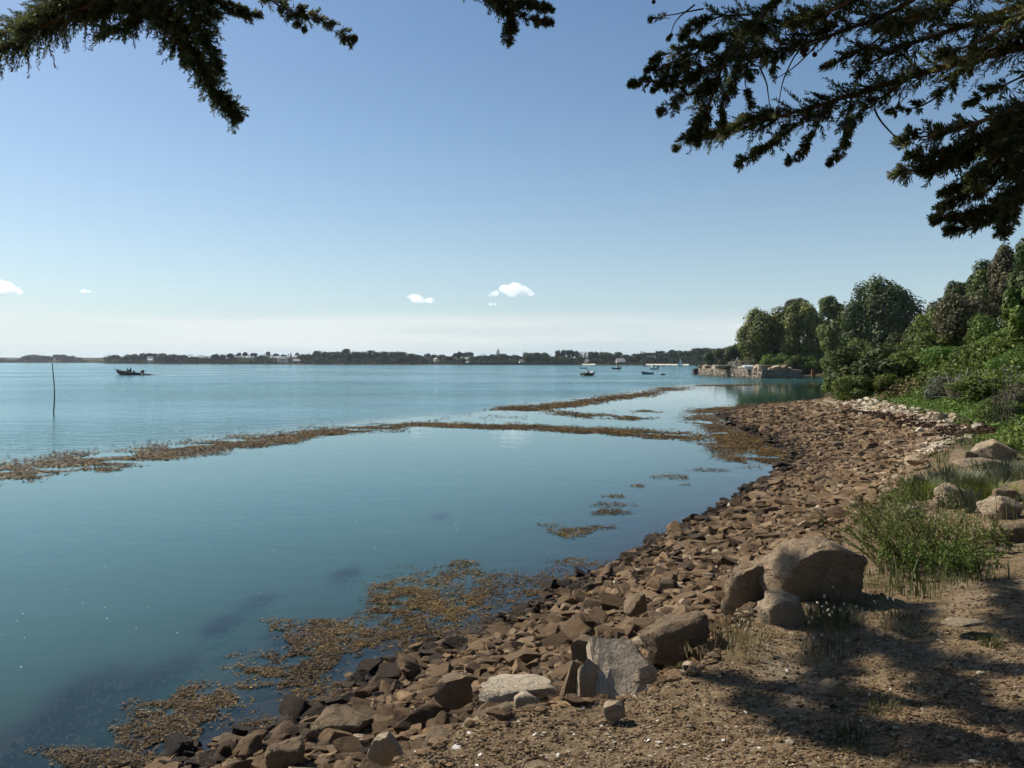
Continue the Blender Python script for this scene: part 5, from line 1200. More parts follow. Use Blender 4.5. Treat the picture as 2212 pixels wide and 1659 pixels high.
P = np.vstack(WC); S_ = np.concatenate(WS); Z_ = np.concatenate(WZ); zt_, _, _ = terrain(P[:, 0], P[:, 1])
P[:, 2] = np.maximum(0.002 + Z_ - 0.012 * (r.random(len(P)) < .35), zt_ + 0.02); n = len(P)
nr = unit(np.tile([0, 0, 1.0], (n, 1)) + r.normal(0, 0.16, (n, 3))); a = r.uniform(0, 6.28, n); hd_ = np.stack([np.cos(a), np.sin(a), np.zeros(n)], 1)
t = unit(hd_ - nr * (hd_ * nr).sum(1, keepdims=True)); b = np.cross(nr, t); s = S_[:, None]
V = np.stack([P - t * s * .5, P - t * s * .1 + b * s * .13, P + t * s * .55 + b * s * .16 + nr * s * .1, P + t * s * .15 - b * s * .08], 1)
f4 = np.arange(4 * n).reshape(n, 4)
tone = np.clip(0.40 + 0.7 * (fbm(P[:, 0] * 1.6, P[:, 1] * 1.6, 7, 3) - .5) + r.normal(0, .26, n), 0, 1)
tag(put('floating_seaweed', npmesh('floating_seaweed', V.reshape(-1, 3), f4, False, {'tone': np.repeat(tone, 4)}), m_weed), 'brown seaweed floating in mats and long bands on the water', 'seaweed', None, 'stuff')
# submerged weed clumps
CS = []; 
for (u, v, rr_, dd) in CLUMPS:
    c = G(u, v); rw = rr_ * PX(c[1]); k = 420
    q = np.stack([r.normal(c[0], rw * .5, k), r.normal(c[1], rw * .9, k), -0.09 - r.random(k) * 0.10], 1); CS.append(q)
CS = np.vstack(CS); V, Fc = leaf_cards(CS, np.tile([0, 0, 1.], (len(CS), 1)), 0.11, 66, 0.35, .4)
tag(put('submerged_weed', npmesh('submerged_weed', V, Fc, False, {'tone': np.repeat(np.full(len(CS), .1), 4)}), m_weed), 'dark weed clumps under the water surface', 'seaweed', None, 'stuff')
# bits of foam drifting on the calm water
n = 50; fu = r.uniform(0, 1250, n); fvv = 1100 + r.random(n) ** 1.3 * 420 ; ok = fvv < 1560 - 0.42 * fu; fu, fvv = fu[ok], fvv[ok]
C = np.array([G(a_, b_) for a_, b_ in zip(fu, fvv)]); C[:, 2] = 0.004
V, Fc = leaf_cards(C, np.tile([0, 0, 1.], (len(C), 1)), 0.022, 67, .6, .97); tag(put('foam_flecks', npmesh('foam_flecks', V, Fc), bpy.data.materials['white_foam']), 'tiny white foam flecks drifting on the calm water', 'foam', None, 'stuff')

# ================================================================== FOREGROUND EARTH: litter, shells, grass
def scatter_fore(n, seed):
    r = np.random.default_rng(seed); u = r.uniform(700, 2260, n); v = 1230 + r.random(n) ** 0.8 * 470
    y = (H - 1.5) * F / (v - 780); x = (u - 1106) / F * y; z, dS, dB = terrain(x, y); ok = dB > -0.02
    return x[ok], y[ok], z[ok], dB[ok], r
x, y, z, dB, r = scatter_fore(34000, 1); n = len(x)
s = r.uniform(0.0025, 0.009, n) * np.where(r.random(n) < .03, 2.2, 1)
V = (ICO[1][0][None] * r.uniform(.6, 1.3, (n, 12, 1)) * s[:, None, None] * np.array([1.2, 1, .7])) + np.stack([x, y, z + s * .25], 1)[:, None, :]
Fc = (ICO[1][1][None] + (np.arange(n) * 12)[:, None, None]).reshape(-1, 3)
tag(put('earth_crumbs', npmesh('earth_crumbs', V.reshape(-1, 3), Fc, False, {'tone': np.repeat(np.clip(r.normal(.45, .2, n), 0, 1), 12)}), m_stone_mass), 'crumbs of earth and grit on the bare bank', 'grit', None, 'stuff')
x, y, z, dB, r = scatter_fore(8000, 2); n = len(x); C = np.stack([x, y, z + 0.006 + r.random(n) * .012], 1)
V, Fc = leaf_cards(C, np.tile([0, 0, 1.], (n, 1)), r.uniform(.015, .06, n), 3, 0.07, .82)
t = NT('dry_litter'); c = t.ramp(t.attr('tone'), [(0, (0.05, 0.03, 0.018)), (.5, (.14, .092, .05)), (1, (.30, .23, .14))]); m_litter = t.done(t.bsdf(c, .9, .1))
tag(put('dry_litter', npmesh('dry_litter', V, Fc, False, {'tone': np.repeat(r.random(n), 4)}), m_litter), 'dry straws and needles littering the earth', 'litter', None, 'stuff')
m_shell = mat_plain('oyster_shell', (0.78, 0.75, 0.68), (0.60, 0.56, 0.49), 30, 0.6, 0.3, 0.4)
SH = []
for i in range(5):
    rs = np.random.default_rng(i); a = np.linspace(0, 6.28, 11, endpoint=False); rad = 1 + .22 * rs.normal(size=11)
    top = np.stack([np.cos(a) * rad * 1.3, np.sin(a) * rad, .12 * rs.random(11) + .1], 1); mid = np.stack([np.cos(a) * rad * .6, np.sin(a) * rad * .6, np.full(11, .28)], 1); bot = top - np.array([0, 0, .12])
    mb = MB(); mb.loft([bot, top, mid]); SH.append(mb.mesh('shell', False)); SH[-1].materials.append(m_shell)
shells = [(985, 1617, 26), (1035, 1633, 14), (930, 1645, 12), (925, 1640, 16), (1205, 1632, 12), (1122, 1627, 9), (1120, 1560, 8), (1155, 1588, 10), (1172, 1590, 9), (1328, 1605, 11), (1398, 1602, 12), (1425, 1605, 14), (1318, 1622, 10), (1395, 1475, 12), (1420, 1558, 7), (1012, 1585, 12), (900, 1625, 14), (868, 1640, 15), (1030, 1655, 10), (1500, 1430, 16),
          (1555, 1462, 9), (1800, 1420, 8), (1390, 1640, 9), (1480, 1610, 9), (1562, 1602, 9), (1640, 1618, 9), (1720, 1632, 10), (1610, 1540, 8), (1700, 1450, 8), (1860, 1560, 7), (1930, 1590, 8), (1240, 1588, 8), (1075, 1540, 8), (1260, 1530, 7), (2010, 1520, 8), (1180, 1640, 9), (1300, 1570, 7), (960, 1600, 9), (1660, 1580, 8), (1730, 1548, 7)]
r = np.random.default_rng(9)
shells = shells[:1] + sorted(shells[1:], key=lambda q_: math.hypot(q_[0] - 1326, (q_[1] - 1530) * 2))
for i, (u, v, w) in enumerate(shells):
    zg = 1.45
    for _ in range(5): p = G(u, v, zg); zg = tz(p[0], p[1])
    o = put('oyster_shell', SH[i % 5], None, None, (p[0], p[1], zg + .004)); k = w * PX(p[1]) / 2.6; o.scale = (k, k, k); o.rotation_euler = (r.normal(0, .3), r.normal(0, .3), r.uniform(0, 6.28))
    tag(o, 'largest white oyster shell at the bottom of the bare earth' if i == 0 else 'small white oyster shell on the earth, ' + ordn(i) + ' nearest to the lone tan stone', 'shell', None if i == 0 else 'oyster shells on the earth')

def blades(base, n, h, spread, seed, lean=(0, 0), wid=0.004, curl=0.5):
    r = np.random.default_rng(seed); a = r.uniform(0, 6.28, n); d = np.stack([np.cos(a), np.sin(a), np.zeros(n)], 1)
    b = np.asarray(base) + d * (np.sqrt(r.random(n)) * spread)[:, None] if np.ndim(base) == 1 else np.asarray(base)
    L = h * r.uniform(.5, 1.1, n); out = d * r.uniform(.1, curl, n)[:, None] + np.array([lean[0], lean[1], 0])
    w = np.stack([-d[:, 1], d[:, 0], np.zeros(n)], 1) * wid * r.uniform(.7, 1.4, n)[:, None]
    up = np.array([0, 0, 1.0]); p1 = b + (up * .55 + out * .3) * L[:, None]; p2 = b + (up * .92 + out * 1.0) * L[:, None]
    V = np.stack([b - w, b + w, p1 + w * .8, p1 - w * .8, p2], 1).reshape(-1, 3); k = np.arange(n)[:, None] * 5
    return V, np.concatenate([k + np.array([[0, 1, 2, 3]])]), np.concatenate([k + np.array([[3, 2, 4]])]), n
m_grass = mat_leaf('dune_grass', (0.03, 0.045, 0.012), (0.08, 0.10, 0.03), (0.20, 0.19, 0.08), 0.3, 0.6, 0.1, 0.01)
m_dry = mat_leaf('dry_grass', (0.12, 0.09, 0.04), (0.28, 0.22, 0.11), (0.45, 0.38, 0.22), 0.25, 0.7, 0.05, 0.0)
def tuft(name, label, u, v, n, h, spread, mat, seed, group=None, lean=(0, 0), zg=1.45, wid=.0035, cat='grass'):
    for _ in range(5): p = G(u, v, zg); zg = tz(p[0], p[1])
    V, q4, q3, k = blades(np.array([0, 0, -.01]), n, h, spread, seed, lean, wid)
    o = put(name, npmesh(name, V, [q4, q3], False, {'tone': np.repeat(np.random.default_rng(seed).random(k), 5)}), mat, None, (p[0], p[1], zg)); return tag(o, label, cat, group, 'stuff' if spread >= .3 or n <= 220 else None)
tuft('grass_tuft', 'dark green grass tuft growing in front of the olive boulder', 1468, 1425, 260, .22, .12, m_grass, 1)
tuft('grass_tuft', 'pale grass tuft left of the biggest boulder top', 1690, 1245, 160, .20, .14, m_grass, 2)
tuft('grass_tuft', 'yellowish grass at the foot of the tan block', 1600, 1368, 200, .10, .22, m_dry, 3)
tuft('grass_tuft', 'yellowish grass right of the tan block', 1790, 1345, 320, .12, .22, m_grass, 4)
tuft('grass_tuft', 'dry grass mat at the foot of the biggest boulder', 1860, 1318, 520, .08, .40, m_dry, 5)
tuft('grass_tuft', 'dry pale grass patch right of the biggest boulder', 1960, 1345, 320, .07, .22, m_dry, 6)
tuft('grass_tuft', 'small tuft on the dappled earth near the half buried stone', 1905, 1535, 60, .08, .08, m_grass, 7)
tuft('grass_tuft', 'green tuft in the dappled shade at the bottom', 1850, 1610, 120, .07, .14, m_grass, 8)
tuft('grass_tuft', 'small tuft by the flat oval stone', 2140, 1395, 60, .09, .07, m_grass, 9)
tuft('grass_tuft', 'sparse grass between the boulders and the bare earth', 1560, 1400, 220, .09, .30, m_dry, 10)
tuft('grass_tuft', 'thin grass on the earth above the half buried stone', 1800, 1395, 160, .07, .30, m_dry, 11)
tuft('grass_tuft', 'dark grass in the shade under the green weeds', 1990, 1265, 420, .16, .45, m_grass, 12)
tuft('grass_tuft', 'dark grass at the right edge under the shadow', 2120, 1250, 300, .14, .40, m_grass, 13)
# grass growing between the rocks along the edge of the bank
r = np.random.default_rng(64); n = 30000; gx = r.uniform(1.2, 14, n); gy = r.uniform(6.0, 24, n); z, dS, dB = terrain(gx, gy)
cov = fbm(gx * 0.9, gy * 0.9, 92, 3); ok = (dB > -0.15) & (dB < 6) & (cov > 0.5 - 0.12 * sstep(9, 16, gy)) & (gx > 0.36 * gy - 0.6) & (gx < 0.72 * gy)
ok &= ~((dB > 1.2) & (gy < 10) & (gx < 5.2) & (r.random(n) < .8)); gx, gy, z, cov = gx[ok], gy[ok], z[ok], cov[ok]; n = len(gx)
V, q4, q3, k = blades(np.stack([gx, gy, z - .01], 1), n, 0.0 + 1.0, 0, 65, (0, 0), .0045)
hh = np.repeat(r.uniform(.05, .22, n) * (0.5 + 1.2 * (cov - .4) / .3), 5); B_ = np.repeat(np.stack([gx, gy, z - .01], 1), 5, axis=0); side = V - B_; V = B_ + np.stack([side[:, 0] * np.maximum(hh, .0) , side[:, 1] * hh, side[:, 2] * hh], 1); j = np.arange(n) * 5; wv = np.stack([r.normal(0, .003, n), r.normal(0, .003, n), np.zeros(n)], 1)
V[j] -= wv; V[j + 1] += wv; V[j + 2] += wv * .8; V[j + 3] -= wv * .8
tag(put('bank_grass', npmesh('bank_grass', V, [q4, q3], False, {'tone': np.repeat(r.random(n), 5)}), m_grass), 'wild grass growing between the rocks along the bank edge', 'grass', None, 'stuff')
# small plants scattered over the near bank right of the path
for i, (u, v, n, h, sp, m, lab) in enumerate([(1995, 1075, 420, .30, .28, m_leaf_mid, 'leafy clump below the shadowed block'), (2060, 1050, 500, .32, .35, m_leaf_grey, 'feathery grey green clump in front of the outcrop rocks'), (2130, 1075, 420, .28, .35, m_leaf_mid, 'green clump behind the pale sunlit boulder'), (2180, 1035, 420, .35, .5, m_leaf_grey, 'grey clump at the right edge by the outcrop')]):
    tuft('clump_plant', lab, u, v, n, h, sp, m, 40 + i, 'plants among the bank rocks', wid=.008, cat='plant')
for (u, v) in [(2096, 1108)]:
    zg = 1.3
    for _ in range(5): p = G(u, v, zg); zg = tz(p[0], p[1])
    o = thing('spiky_plant', 'pale green plant with upright sword leaves behind the weeds', 'plant', (p[0], p[1], zg)); rs = np.random.default_rng(3)
    for i in range(7):
        a = rs.uniform(-.5, .5); L = rs.uniform(.26, .42); w = .022
        V = [(-w + a * .06, 0, 0), (w + a * .06, 0, 0), (a * .5 * L + w * 1.1, rs.normal(0, .02), L * .55), (a * .5 * L - w * 1.1, rs.normal(0, .02), L * .55), (a * L, rs.normal(0, .04), L)]
        V += [(x_, y_ + .006, z_) for x_, y_, z_ in V]
        put('leaf', npmesh('leaf', V, [np.array([[0, 1, 2, 3], [5, 8, 7, 6], [0, 3, 8, 5], [1, 6, 7, 2]]), np.array([[3, 2, 4], [8, 9, 7]])], False, {'tone': np.full(10, .75)}), m_leaf_grey, o)
# branching green weeds (sea beet) right of the biggest boulder
def weed(name, label, u, v, nst, h, spread, lean, seed, mat, zg=1.45, leafn=40, ls=.027):
    for _ in range(5): p = G(u, v, zg); zg = tz(p[0], p[1])
    r = np.random.default_rng(seed); o = thing(name, label, 'plant', (p[0], p[1], zg)); mb = MB(); C = []; T = []
    for i in range(nst):
        b = np.array([r.normal(0, spread * .42), r.normal(0, spread * .3), -.02]); L = h * r.uniform(.55, 1.1)
        d = unit(np.array([r.normal(lean[0], .45), r.normal(lean[1], .4), 1.0])); m_ = b + d * L * .5 + r.normal(0, .02, 3); e = b + d * L + np.array([d[0], d[1], -.15]) * L * .25
        P_ = smooth_path([b, m_, e], 7); mb.tube(P_, np.linspace(.0045, .0018, 7), 4, False)
        tt = r.uniform(.15, 1, leafn); Q = np.stack([np.interp(tt, np.linspace(0, 1, 7), P_[:, k]) for k in range(3)], 1); C.append(Q + r.normal(0, .012, Q.shape))
        for j in range(3):
            t0 = r.uniform(.3, .8); q = np.array([np.interp(t0, np.linspace(0, 1, 7), P_[:, k]) for k in range(3)]); e2 = q + (d + r.normal(0, .6, 3)) * L * .25; mb.tube([q, (q + e2) / 2, e2], [.003, .002, .0015], 3, False)
            C.append(q + (e2 - q) * r.random((7, 1)) + r.normal(0, .006, (7, 3)))
    tag(mb.put('stems', m_leaf_stem, o), None, None, None, 'stuff'); C = np.vstack(C); V, Fc = leaf_cards(C, np.tile([0, 0, 1.], (len(C), 1)), ls, seed + 1, .45, .2)
    put('leaves', npmesh('leaves', V, Fc, False, {'tone': np.repeat(np.clip(r.normal(.5, .25, len(C)), 0, 1), 4)}), mat, o); return o
m_leaf_stem = mat_plain('green_stem', (0.07, 0.09, 0.03), (0.12, 0.12, 0.05), 9, .7, .2)
weed('weed_plant', 'tall branching green weed leaning left behind the biggest boulder', 1935, 1215, 50, .70, .5, (-.45, .1), 1, m_leaf_weed, leafn=30)
weed('weed_plant', 'bushy green weed in the middle of the weed patch', 2000, 1195, 56, .52, .55, (-.1, .1), 2, m_leaf_weed, leafn=34)
weed('weed_plant', 'thinning yellowish weed at the right of the weed patch', 2085, 1195, 44, .36, .5, (.25, .1), 3, m_leaf_weed, leafn=22)
weed('weed_plant', 'tall thin weed with bare seed stems behind the weed patch', 1930, 1160, 26, .55, .45, (-.3, .1), 4, m_leaf_mid, leafn=22)
weed('weed_plant', 'low leafy weed filling the front of the weed patch', 2030, 1225, 60, .26, .6, (0, 0), 5, m_leaf_mid, leafn=60)
weed('weed_plant', 'weed with dark seed stems beside the shadowed block', 1985, 1100, 26, .42, .4, (-.1, .1), 6, m_leaf_mid)
# hare's-tail grass: each head is a part of its clump
m_tail = mat_plain('downy_head', (0.50, 0.44, 0.33), (0.38, 0.33, 0.24), 40, .95, .1)
HV, HF = ICO[2]
head_me = npmesh('seed_head', HV * np.array([.0085, .0085, .0135]), HF, True); head_me.materials.append(m_tail)
def hares(label, heads, seed):
    r = np.random.default_rng(seed); uc = np.mean([h_[0] for h_ in heads]); zg = 1.45
    for _ in range(5): p = G(uc, max(h_[1] for h_ in heads) + 60, zg); zg = tz(p[0], p[1])
    o = thing('hare_tail_grass', label, 'grass', (p[0], p[1], zg), 0, 'downy headed grass clumps'); mb = MB()
    for (u, v) in heads:
        e = D(u, v, p[1] + r.normal(0, .05)) - np.array([p[0], p[1], zg]); b = np.array([e[0] + r.normal(0, .05), r.normal(0, .06), -.01])
        mb.tube([tuple(b), tuple((b + e) / 2 + r.normal(0, .008, 3)), tuple(e)], [.0018, .0015, .0012], 4, False)
        h_ = put('seed_head', head_me, None, o, tuple(e)); h_.rotation_euler = (r.normal(0, .4), r.normal(0, .5), 0); k = r.uniform(.6, .95); h_.scale = (k, k, k)
    tag(mb.put('stalks', m_dry, o), None, None, None, 'stuff')
hares('downy headed grass in front of the dark face of the biggest boulder', [(1781, 1288), (1800, 1268), (1766, 1302), (1776, 1310), (1786, 1303), (1750, 1312), (1758, 1318), (1789, 1318), (1798, 1322), (1802, 1312), (1778, 1322), (1755, 1335), (1747, 1345), (1770, 1330), (1793, 1328), (1815, 1318), (1824, 1305), (1742, 1308)], 1)
hares('downy headed grass before the angular brown boulder', [(1592, 1318), (1608, 1340), (1617, 1346), (1603, 1338), (1598, 1352), (1612, 1360), (1627, 1358), (1625, 1318), (1652, 1322), (1656, 1332), (1650, 1350), (1620, 1310)], 2)
hares('few downy grass heads at the right end of the biggest boulder', [(1880, 1283), (1850, 1310), (1862, 1318), (1868, 1325), (1890, 1300), (1918, 1292), (1930, 1296), (1840, 1322)], 3)
hares('three downy grass heads in front of the tan block', [(1758, 1378), (1735, 1382), (1776, 1372)], 4)
hares('two downy grass heads on the dappled earth', [(1965, 1475), (1925, 1490), (1878, 1500)], 5)

# ================================================================== OVERHANGING CYPRESS
def cyp_material():
    t = NT('cypress_foliage')
    c = t.ramp(t.attr('tone'), [(0.0, (0.065, 0.044, 0.03)), (0.18, (0.034, 0.046, 0.020)), (0.5, (0.075, 0.096, 0.034)), (0.8, (0.135, 0.15, 0.048)), (1.0, (0.22, 0.17, 0.075))])
    p = t.bsdf(c, 0.6, 0.25); tr = t.node('BsdfTranslucent', Color=c).outputs[0]
    return t.done(t.mixs(0.5, p, tr))
m_cyp = cyp_material()
m_twig = mat_plain('bare_twig', (0.10, 0.065, 0.045), (0.05, 0.035, 0.028), 20, .95, .1)
TR = np.array([4.3, 1.2, 1.55])
cyp = thing('cypress_tree', 'old cypress overhanging the viewpoint, dark branches hanging into the sky', 'tree', tuple(TR))
def loc(P): return np.asarray(P, float) - TR
mb = MB(); mb.tube(loc(smooth_path([(4.35, 1.15, 1.3), (4.3, 1.2, 2.2), (4.25, 1.3, 3.6), (4.15, 1.45, 5.2), (4.0, 1.5, 7.5), (3.8, 1.4, 10.0)], 14)), np.interp(np.linspace(0, 1, 14), [0, .08, .3, 1], [.46, .36, .3, .08]), 12)
mb.put('trunk', m_bark_red, cyp, True)
rc = np.random.default_rng(99)
def sprays(B, Dr, L, m=44, tl=0.042, tw=0.0036, tone0=0.5, seed=0, droop=0.12):
    """feathery sprays: B base points, Dr directions, L lengths -> diamonds"""
    r = np.random.default_rng(seed); N = len(B); s = (np.arange(m)[None] + r.random((N, m))) / m
    side = unit(np.cross(Dr, r.normal(size=(N, 3)))); curve = side * r.normal(0, 0.12, (N, 1)) - np.array([0, 0, 1.0]) * droop * r.uniform(0, 1, (N, 1))
    ax = lambda q: B[:, None] + Dr[:, None] * (L[:, None] * q)[..., None] + curve[:, None] * (L[:, None] * q ** 2)[..., None]
    P0 = ax(s); T = unit(ax(s + 0.02) - P0)
    pr = unit(np.cross(T, r.normal(size=(N, m, 3)))); ang = r.uniform(0.45, 0.95, (N, m, 1))
    d = unit(T * np.cos(ang) + pr * np.sin(ang) + np.array([0, 0, 0.15])); ln = (tl * (1 - 0.72 * s) * r.uniform(.6, 1.35, (N, m)) + 0.012)[..., None]
    w = unit(np.cross(d, r.normal(size=(N, m, 3)))) * tw * r.uniform(.7, 1.4, (N, m, 1))
    V = np.stack([P0, P0 + d * ln * .45 + w, P0 + d * ln, P0 + d * ln * .45 - w], 2)
    tn = np.clip(tone0 + r.normal(0, .12, (N, 1)) + r.normal(0, .12, (N, m)) + 0.12 * (s - .5), .12, 1)
    brown = r.random((N, 1)) < .05; tn = np.where(brown, np.where(r.random((N, m)) < .7, 1.0, tn), tn)
    A0 = ax(np.zeros((N, 1)))[:, 0]; A1 = ax(np.full((N, 1), .5))[:, 0]; A2 = ax(np.ones((N, 1)))[:, 0]; w2 = unit(np.cross(Dr, r.normal(size=(N, 3)))) * .004
    V2 = np.stack([A0, A1 + w2, A2, A1 - w2], 1)
    V = np.concatenate([V.reshape(-1, 3), V2.reshape(-1, 3)]); tone = np.concatenate([np.repeat(tn.ravel(), 4), np.zeros(4 * N)])
    return V, tone
CN = [0]
SC = 1.0
def limb(pts, r0, r1, dens=30, slen=0.2, fr=(0.0, 1.0), spread=0.9, m=44, up=0.0, px=True, pre=None, tone=0.5, tl=0.042, tw=0.0036, taper=0.7, drp=0.12, side=None):
    """a wooded limb (part) with its foliage (sub-part); pts (u,v,y) in picture units, or metres when px is False"""
    slen, tl, tw, dens, r0, r1 = slen * SC, tl * SC, tw * (0.5 + 0.5 * SC), dens / SC, r0 * SC, r1 * SC
    CN[0] += 1; r = np.random.default_rng(1000 + CN[0])
    Q = [D(*p) for p in pts] if px else [np.array(p, float) for p in pts]
    vis = smooth_path(Q, max(8, int(np.linalg.norm(np.diff(Q, axis=0), axis=1).sum() / 0.05)))
    full = vis if pre is None else np.vstack([smooth_path(list(pre) + [Q[0]], 10)[:-1], vis])
    k = len(full); mb = MB(); P = full + np.cumsum(r.normal(0, .0025, (k, 3)), axis=0)
    mb.tube(loc(P), np.linspace(r0, r1, k), 7 if r0 > .02 else 5); lo = mb.put('limb', m_bark_red if r0 > .012 else m_twig, cyp, True)
    if dens > 0:
        Ls = np.linalg.norm(np.diff(vis, axis=0), axis=1).sum(); N = int(dens * Ls * (0.68 if px else 1)); t = fr[0] + (fr[1] - fr[0]) * r.random(N)
        B = np.stack([np.interp(t, np.linspace(0, 1, len(vis)), vis[:, i]) for i in range(3)], 1)
        Tg = unit(np.gradient(vis, axis=0)); Tt = np.stack([np.interp(t, np.linspace(0, 1, len(vis)), Tg[:, i]) for i in range(3)], 1)
        pr = unit(np.cross(Tt, r.normal(size=(N, 3))))
        Dr = unit(Tt * r.uniform(.35, 1.1, (N, 1)) + pr * spread * r.uniform(.3, 1.1, (N, 1)) + np.array([0, 0, up]) + (0 if side is None else np.array(side)))
        L = slen * (1 - taper * t) * r.uniform(.55, 1.3, N)
        tipn = min(N, max(3, int(N * .04))); B[:tipn] = vis[-1]; Dr[:tipn] = unit(Tg[-1] + r.normal(0, .25, (tipn, 3))); L[:tipn] = slen * .4
        V, tn = sprays(B, Dr, L, m, tl, tw, tone, 2000 + CN[0], drp)
        put('foliage', npmesh('foliage', loc(V), np.arange(len(V)).reshape(-1, 4), False, {'tone': tn}), m_cyp, lo)
    return lo
M1 = [(4.15, 1.45, 5.2), (3.0, 3.0, 6.9), (1.2, 4.8, 7.7), (-1.0, 5.9, 7.9), (-2.9, 6.5, 7.6)]
M2 = [(4.2, 1.4, 4.7), (3.6, 3.2, 6.0), (2.9, 4.6, 6.7)]
# main overhead limb, foliage above the picture
limb(M1, .15, .05, 26, .42, (.25, 1), 1.1, 30, px=False, tl=.06, tw=.012, tone=.42)
# --- left cluster
Y = 5.0; SC = 0.78
limb([(430, -110, Y), (250, -5, Y), (130, 45, Y), (30, 105, Y), (-80, 135, Y)], .03, .006, 210, .27, pre=[(-1.0, 5.9, 7.9), (-1.7, 5.4, 7.0)], spread=1.0, taper=.15)
limb([(200, -60, Y + .3), (110, 20, Y + .3), (30, 70, Y + .3), (-60, 95, Y + .3)], .02, .005, 160, .26, spread=1.0, taper=.15)
limb([(290, -90, Y), (345, 20, Y), (398, 105, Y), (444, 168, Y), (478, 215, Y), (502, 240, Y)], .035, .004, 290, .24, pre=[(-1.0, 5.9, 7.9), (-1.8, 5.3, 6.9)], spread=.95, taper=.4)
limb([(380, -60, Y - .2), (420, 30, Y - .2), (450, 90, Y - .2), (470, 140, Y - .2)], .018, .004, 220, .22, spread=.9)
limb([(340, -40, Y), (310, 30, Y), (270, 62, Y), (234, 74, Y)], .018, .003, 230, .22, spread=.9, taper=.3)
limb([(300, -60, Y), (250, 0, Y), (215, 25, Y)], .018, .004, 230, .24, spread=.9)
limb([(390, -60, Y), (460, 0, Y), (505, 22, Y), (545, 30, Y)], .016, .003, 190, .2, spread=.9)
limb([(520, -70, Y), (590, 8, Y), (650, 26, Y), (710, 52, Y), (755, 80, Y)], .016, .003, 90, .13, spread=.8, pre=[(-0.6, 5.7, 7.9), (-1.2, 5.3, 7.0)], taper=.3)
limb([(600, 10, Y), (630, 34, Y), (650, 60, Y)], .006, .002, 70, .10)
limb([(250, -80, Y), (170, -10, Y), (110, 25, Y), (60, 60, Y)], .012, .003, 220, .26, spread=1.0, taper=.2)
limb([(350, -80, Y + .2), (300, -20, Y + .2), (250, 15, Y + .2), (190, 30, Y + .2)], .012, .003, 220, .26, spread=1.0, taper=.2)
limb([(330, -30, Y - .1), (370, 40, Y - .1), (415, 100, Y - .1), (440, 150, Y - .1)], .012, .003, 220, .24, spread=1.0, taper=.3)
limb([(400, -70, Y + .1), (420, -10, Y + .1), (455, 30, Y + .1)], .012, .003, 220, .24, spread=1.0, taper=.3)
# --- middle clump
SC = 1.0
limb([(1000, -60, 6.0), (1060, 0, 6.0), (1105, 38, 6.0), (1102, 78, 6.0)], .015, .003, 190, .15, pre=[(0.0, 5.4, 7.85)], spread=.9, taper=.4)
limb([(1040, -20, 6.0), (1110, 5, 6.0), (1180, 18, 6.0)], .01, .003, 170, .14, spread=.9)
limb([(1080, 20, 6.0), (1140, 40, 6.0), (1182, 48, 6.0)], .008, .002, 150, .11)
# --- right: main limb
limb([(2330, 70, 4.5), (2150, 112, 4.9), (2000, 152, 5.1), (1860, 195, 5.3), (1740, 238, 5.5), (1640, 268, 5.7), (1535, 286, 5.9)], .036, .005, 120, .22, (.05, 1), spread=1.1, pre=[(4.25, 1.3, 3.8)], taper=.35, up=.05)
limb([(1760, 232, 5.5), (1700, 290, 5.5), (1640, 325, 5.5), (1603, 348, 5.5)], .008, .003, 120, .13, taper=.4)
limb([(1700, 250, 5.6), (1620, 255, 5.6), (1560, 280, 5.6), (1510, 292, 5.6)], .01, .003, 140, .14)
limb([(1840, 205, 5.3), (1820, 280, 5.3), (1825, 330, 5.3), (1800, 345, 5.3)], .008, .003, 90, .12)
limb([(1980, 160, 5.1), (1900, 215, 5.1), (1850, 240, 5.1), (1830, 300, 5.1)], .01, .003, 90, .14)
limb([(2090, 135, 5.0), (2040, 200, 5.0), (1990, 235, 5.0), (1935, 240, 5.0)], .01, .003, 60, .13)
limb([(1790, 215, 5.4), (1760, 290, 5.4), (1740, 320, 5.4), (1710, 342, 5.4)], .008, .003, 90, .12)
# --- right: descending mass whose sprays point left
Yr = 5.6
limb([(1790, -90, Yr), (1660, 10, Yr), (1590, 90, Yr), (1550, 160, Yr), (1530, 230, Yr), (1510, 290, Yr)], .03, .006, 150, .19, pre=[(2.9, 4.6, 6.7)], spread=1.0, taper=.3, side=(-.35, 0, -.05))
limb([(1640, 40, Yr), (1540, 90, Yr), (1470, 105, Yr), (1420, 128, Yr)], .01, .003, 130, .13, taper=.5)
limb([(1590, 110, Yr), (1510, 150, Yr), (1450, 172, Yr), (1372, 180, Yr)], .01, .002, 125, .12, taper=.6)
limb([(1570, 70, Yr), (1500, 120, Yr), (1450, 142, Yr), (1408, 150, Yr)], .01, .003, 130, .12, taper=.5)
limb([(1560, 170, Yr), (1510, 195, Yr), (1470, 212, Yr), (1434, 236, Yr)], .009, .002, 130, .12, taper=.5)
limb([(1540, 150, Yr), (1490, 176, Yr), (1450, 188, Yr), (1420, 192, Yr)], .008, .002, 120, .10, taper=.5)
limb([(1540, 230, Yr), (1515, 275, Yr), (1490, 298, Yr), (1464, 313, Yr)], .008, .002, 120, .11, taper=.5)
limb([(1620, 30, Yr + .3), (1560, 30, Yr + .3), (1500, 50, Yr + .3), (1480, 75, Yr + .3)], .01, .003, 130, .15)
limb([(1600, 60, Yr - .2), (1600, 140, Yr - .2), (1570, 200, Yr - .2), (1560, 260, Yr - .2)], .012, .004, 140, .17)
limb([(1650, 20, Yr - .1), (1640, 90, Yr - .1), (1610, 160, Yr - .1), (1620, 215, Yr - .1)], .01, .003, 110, .15)
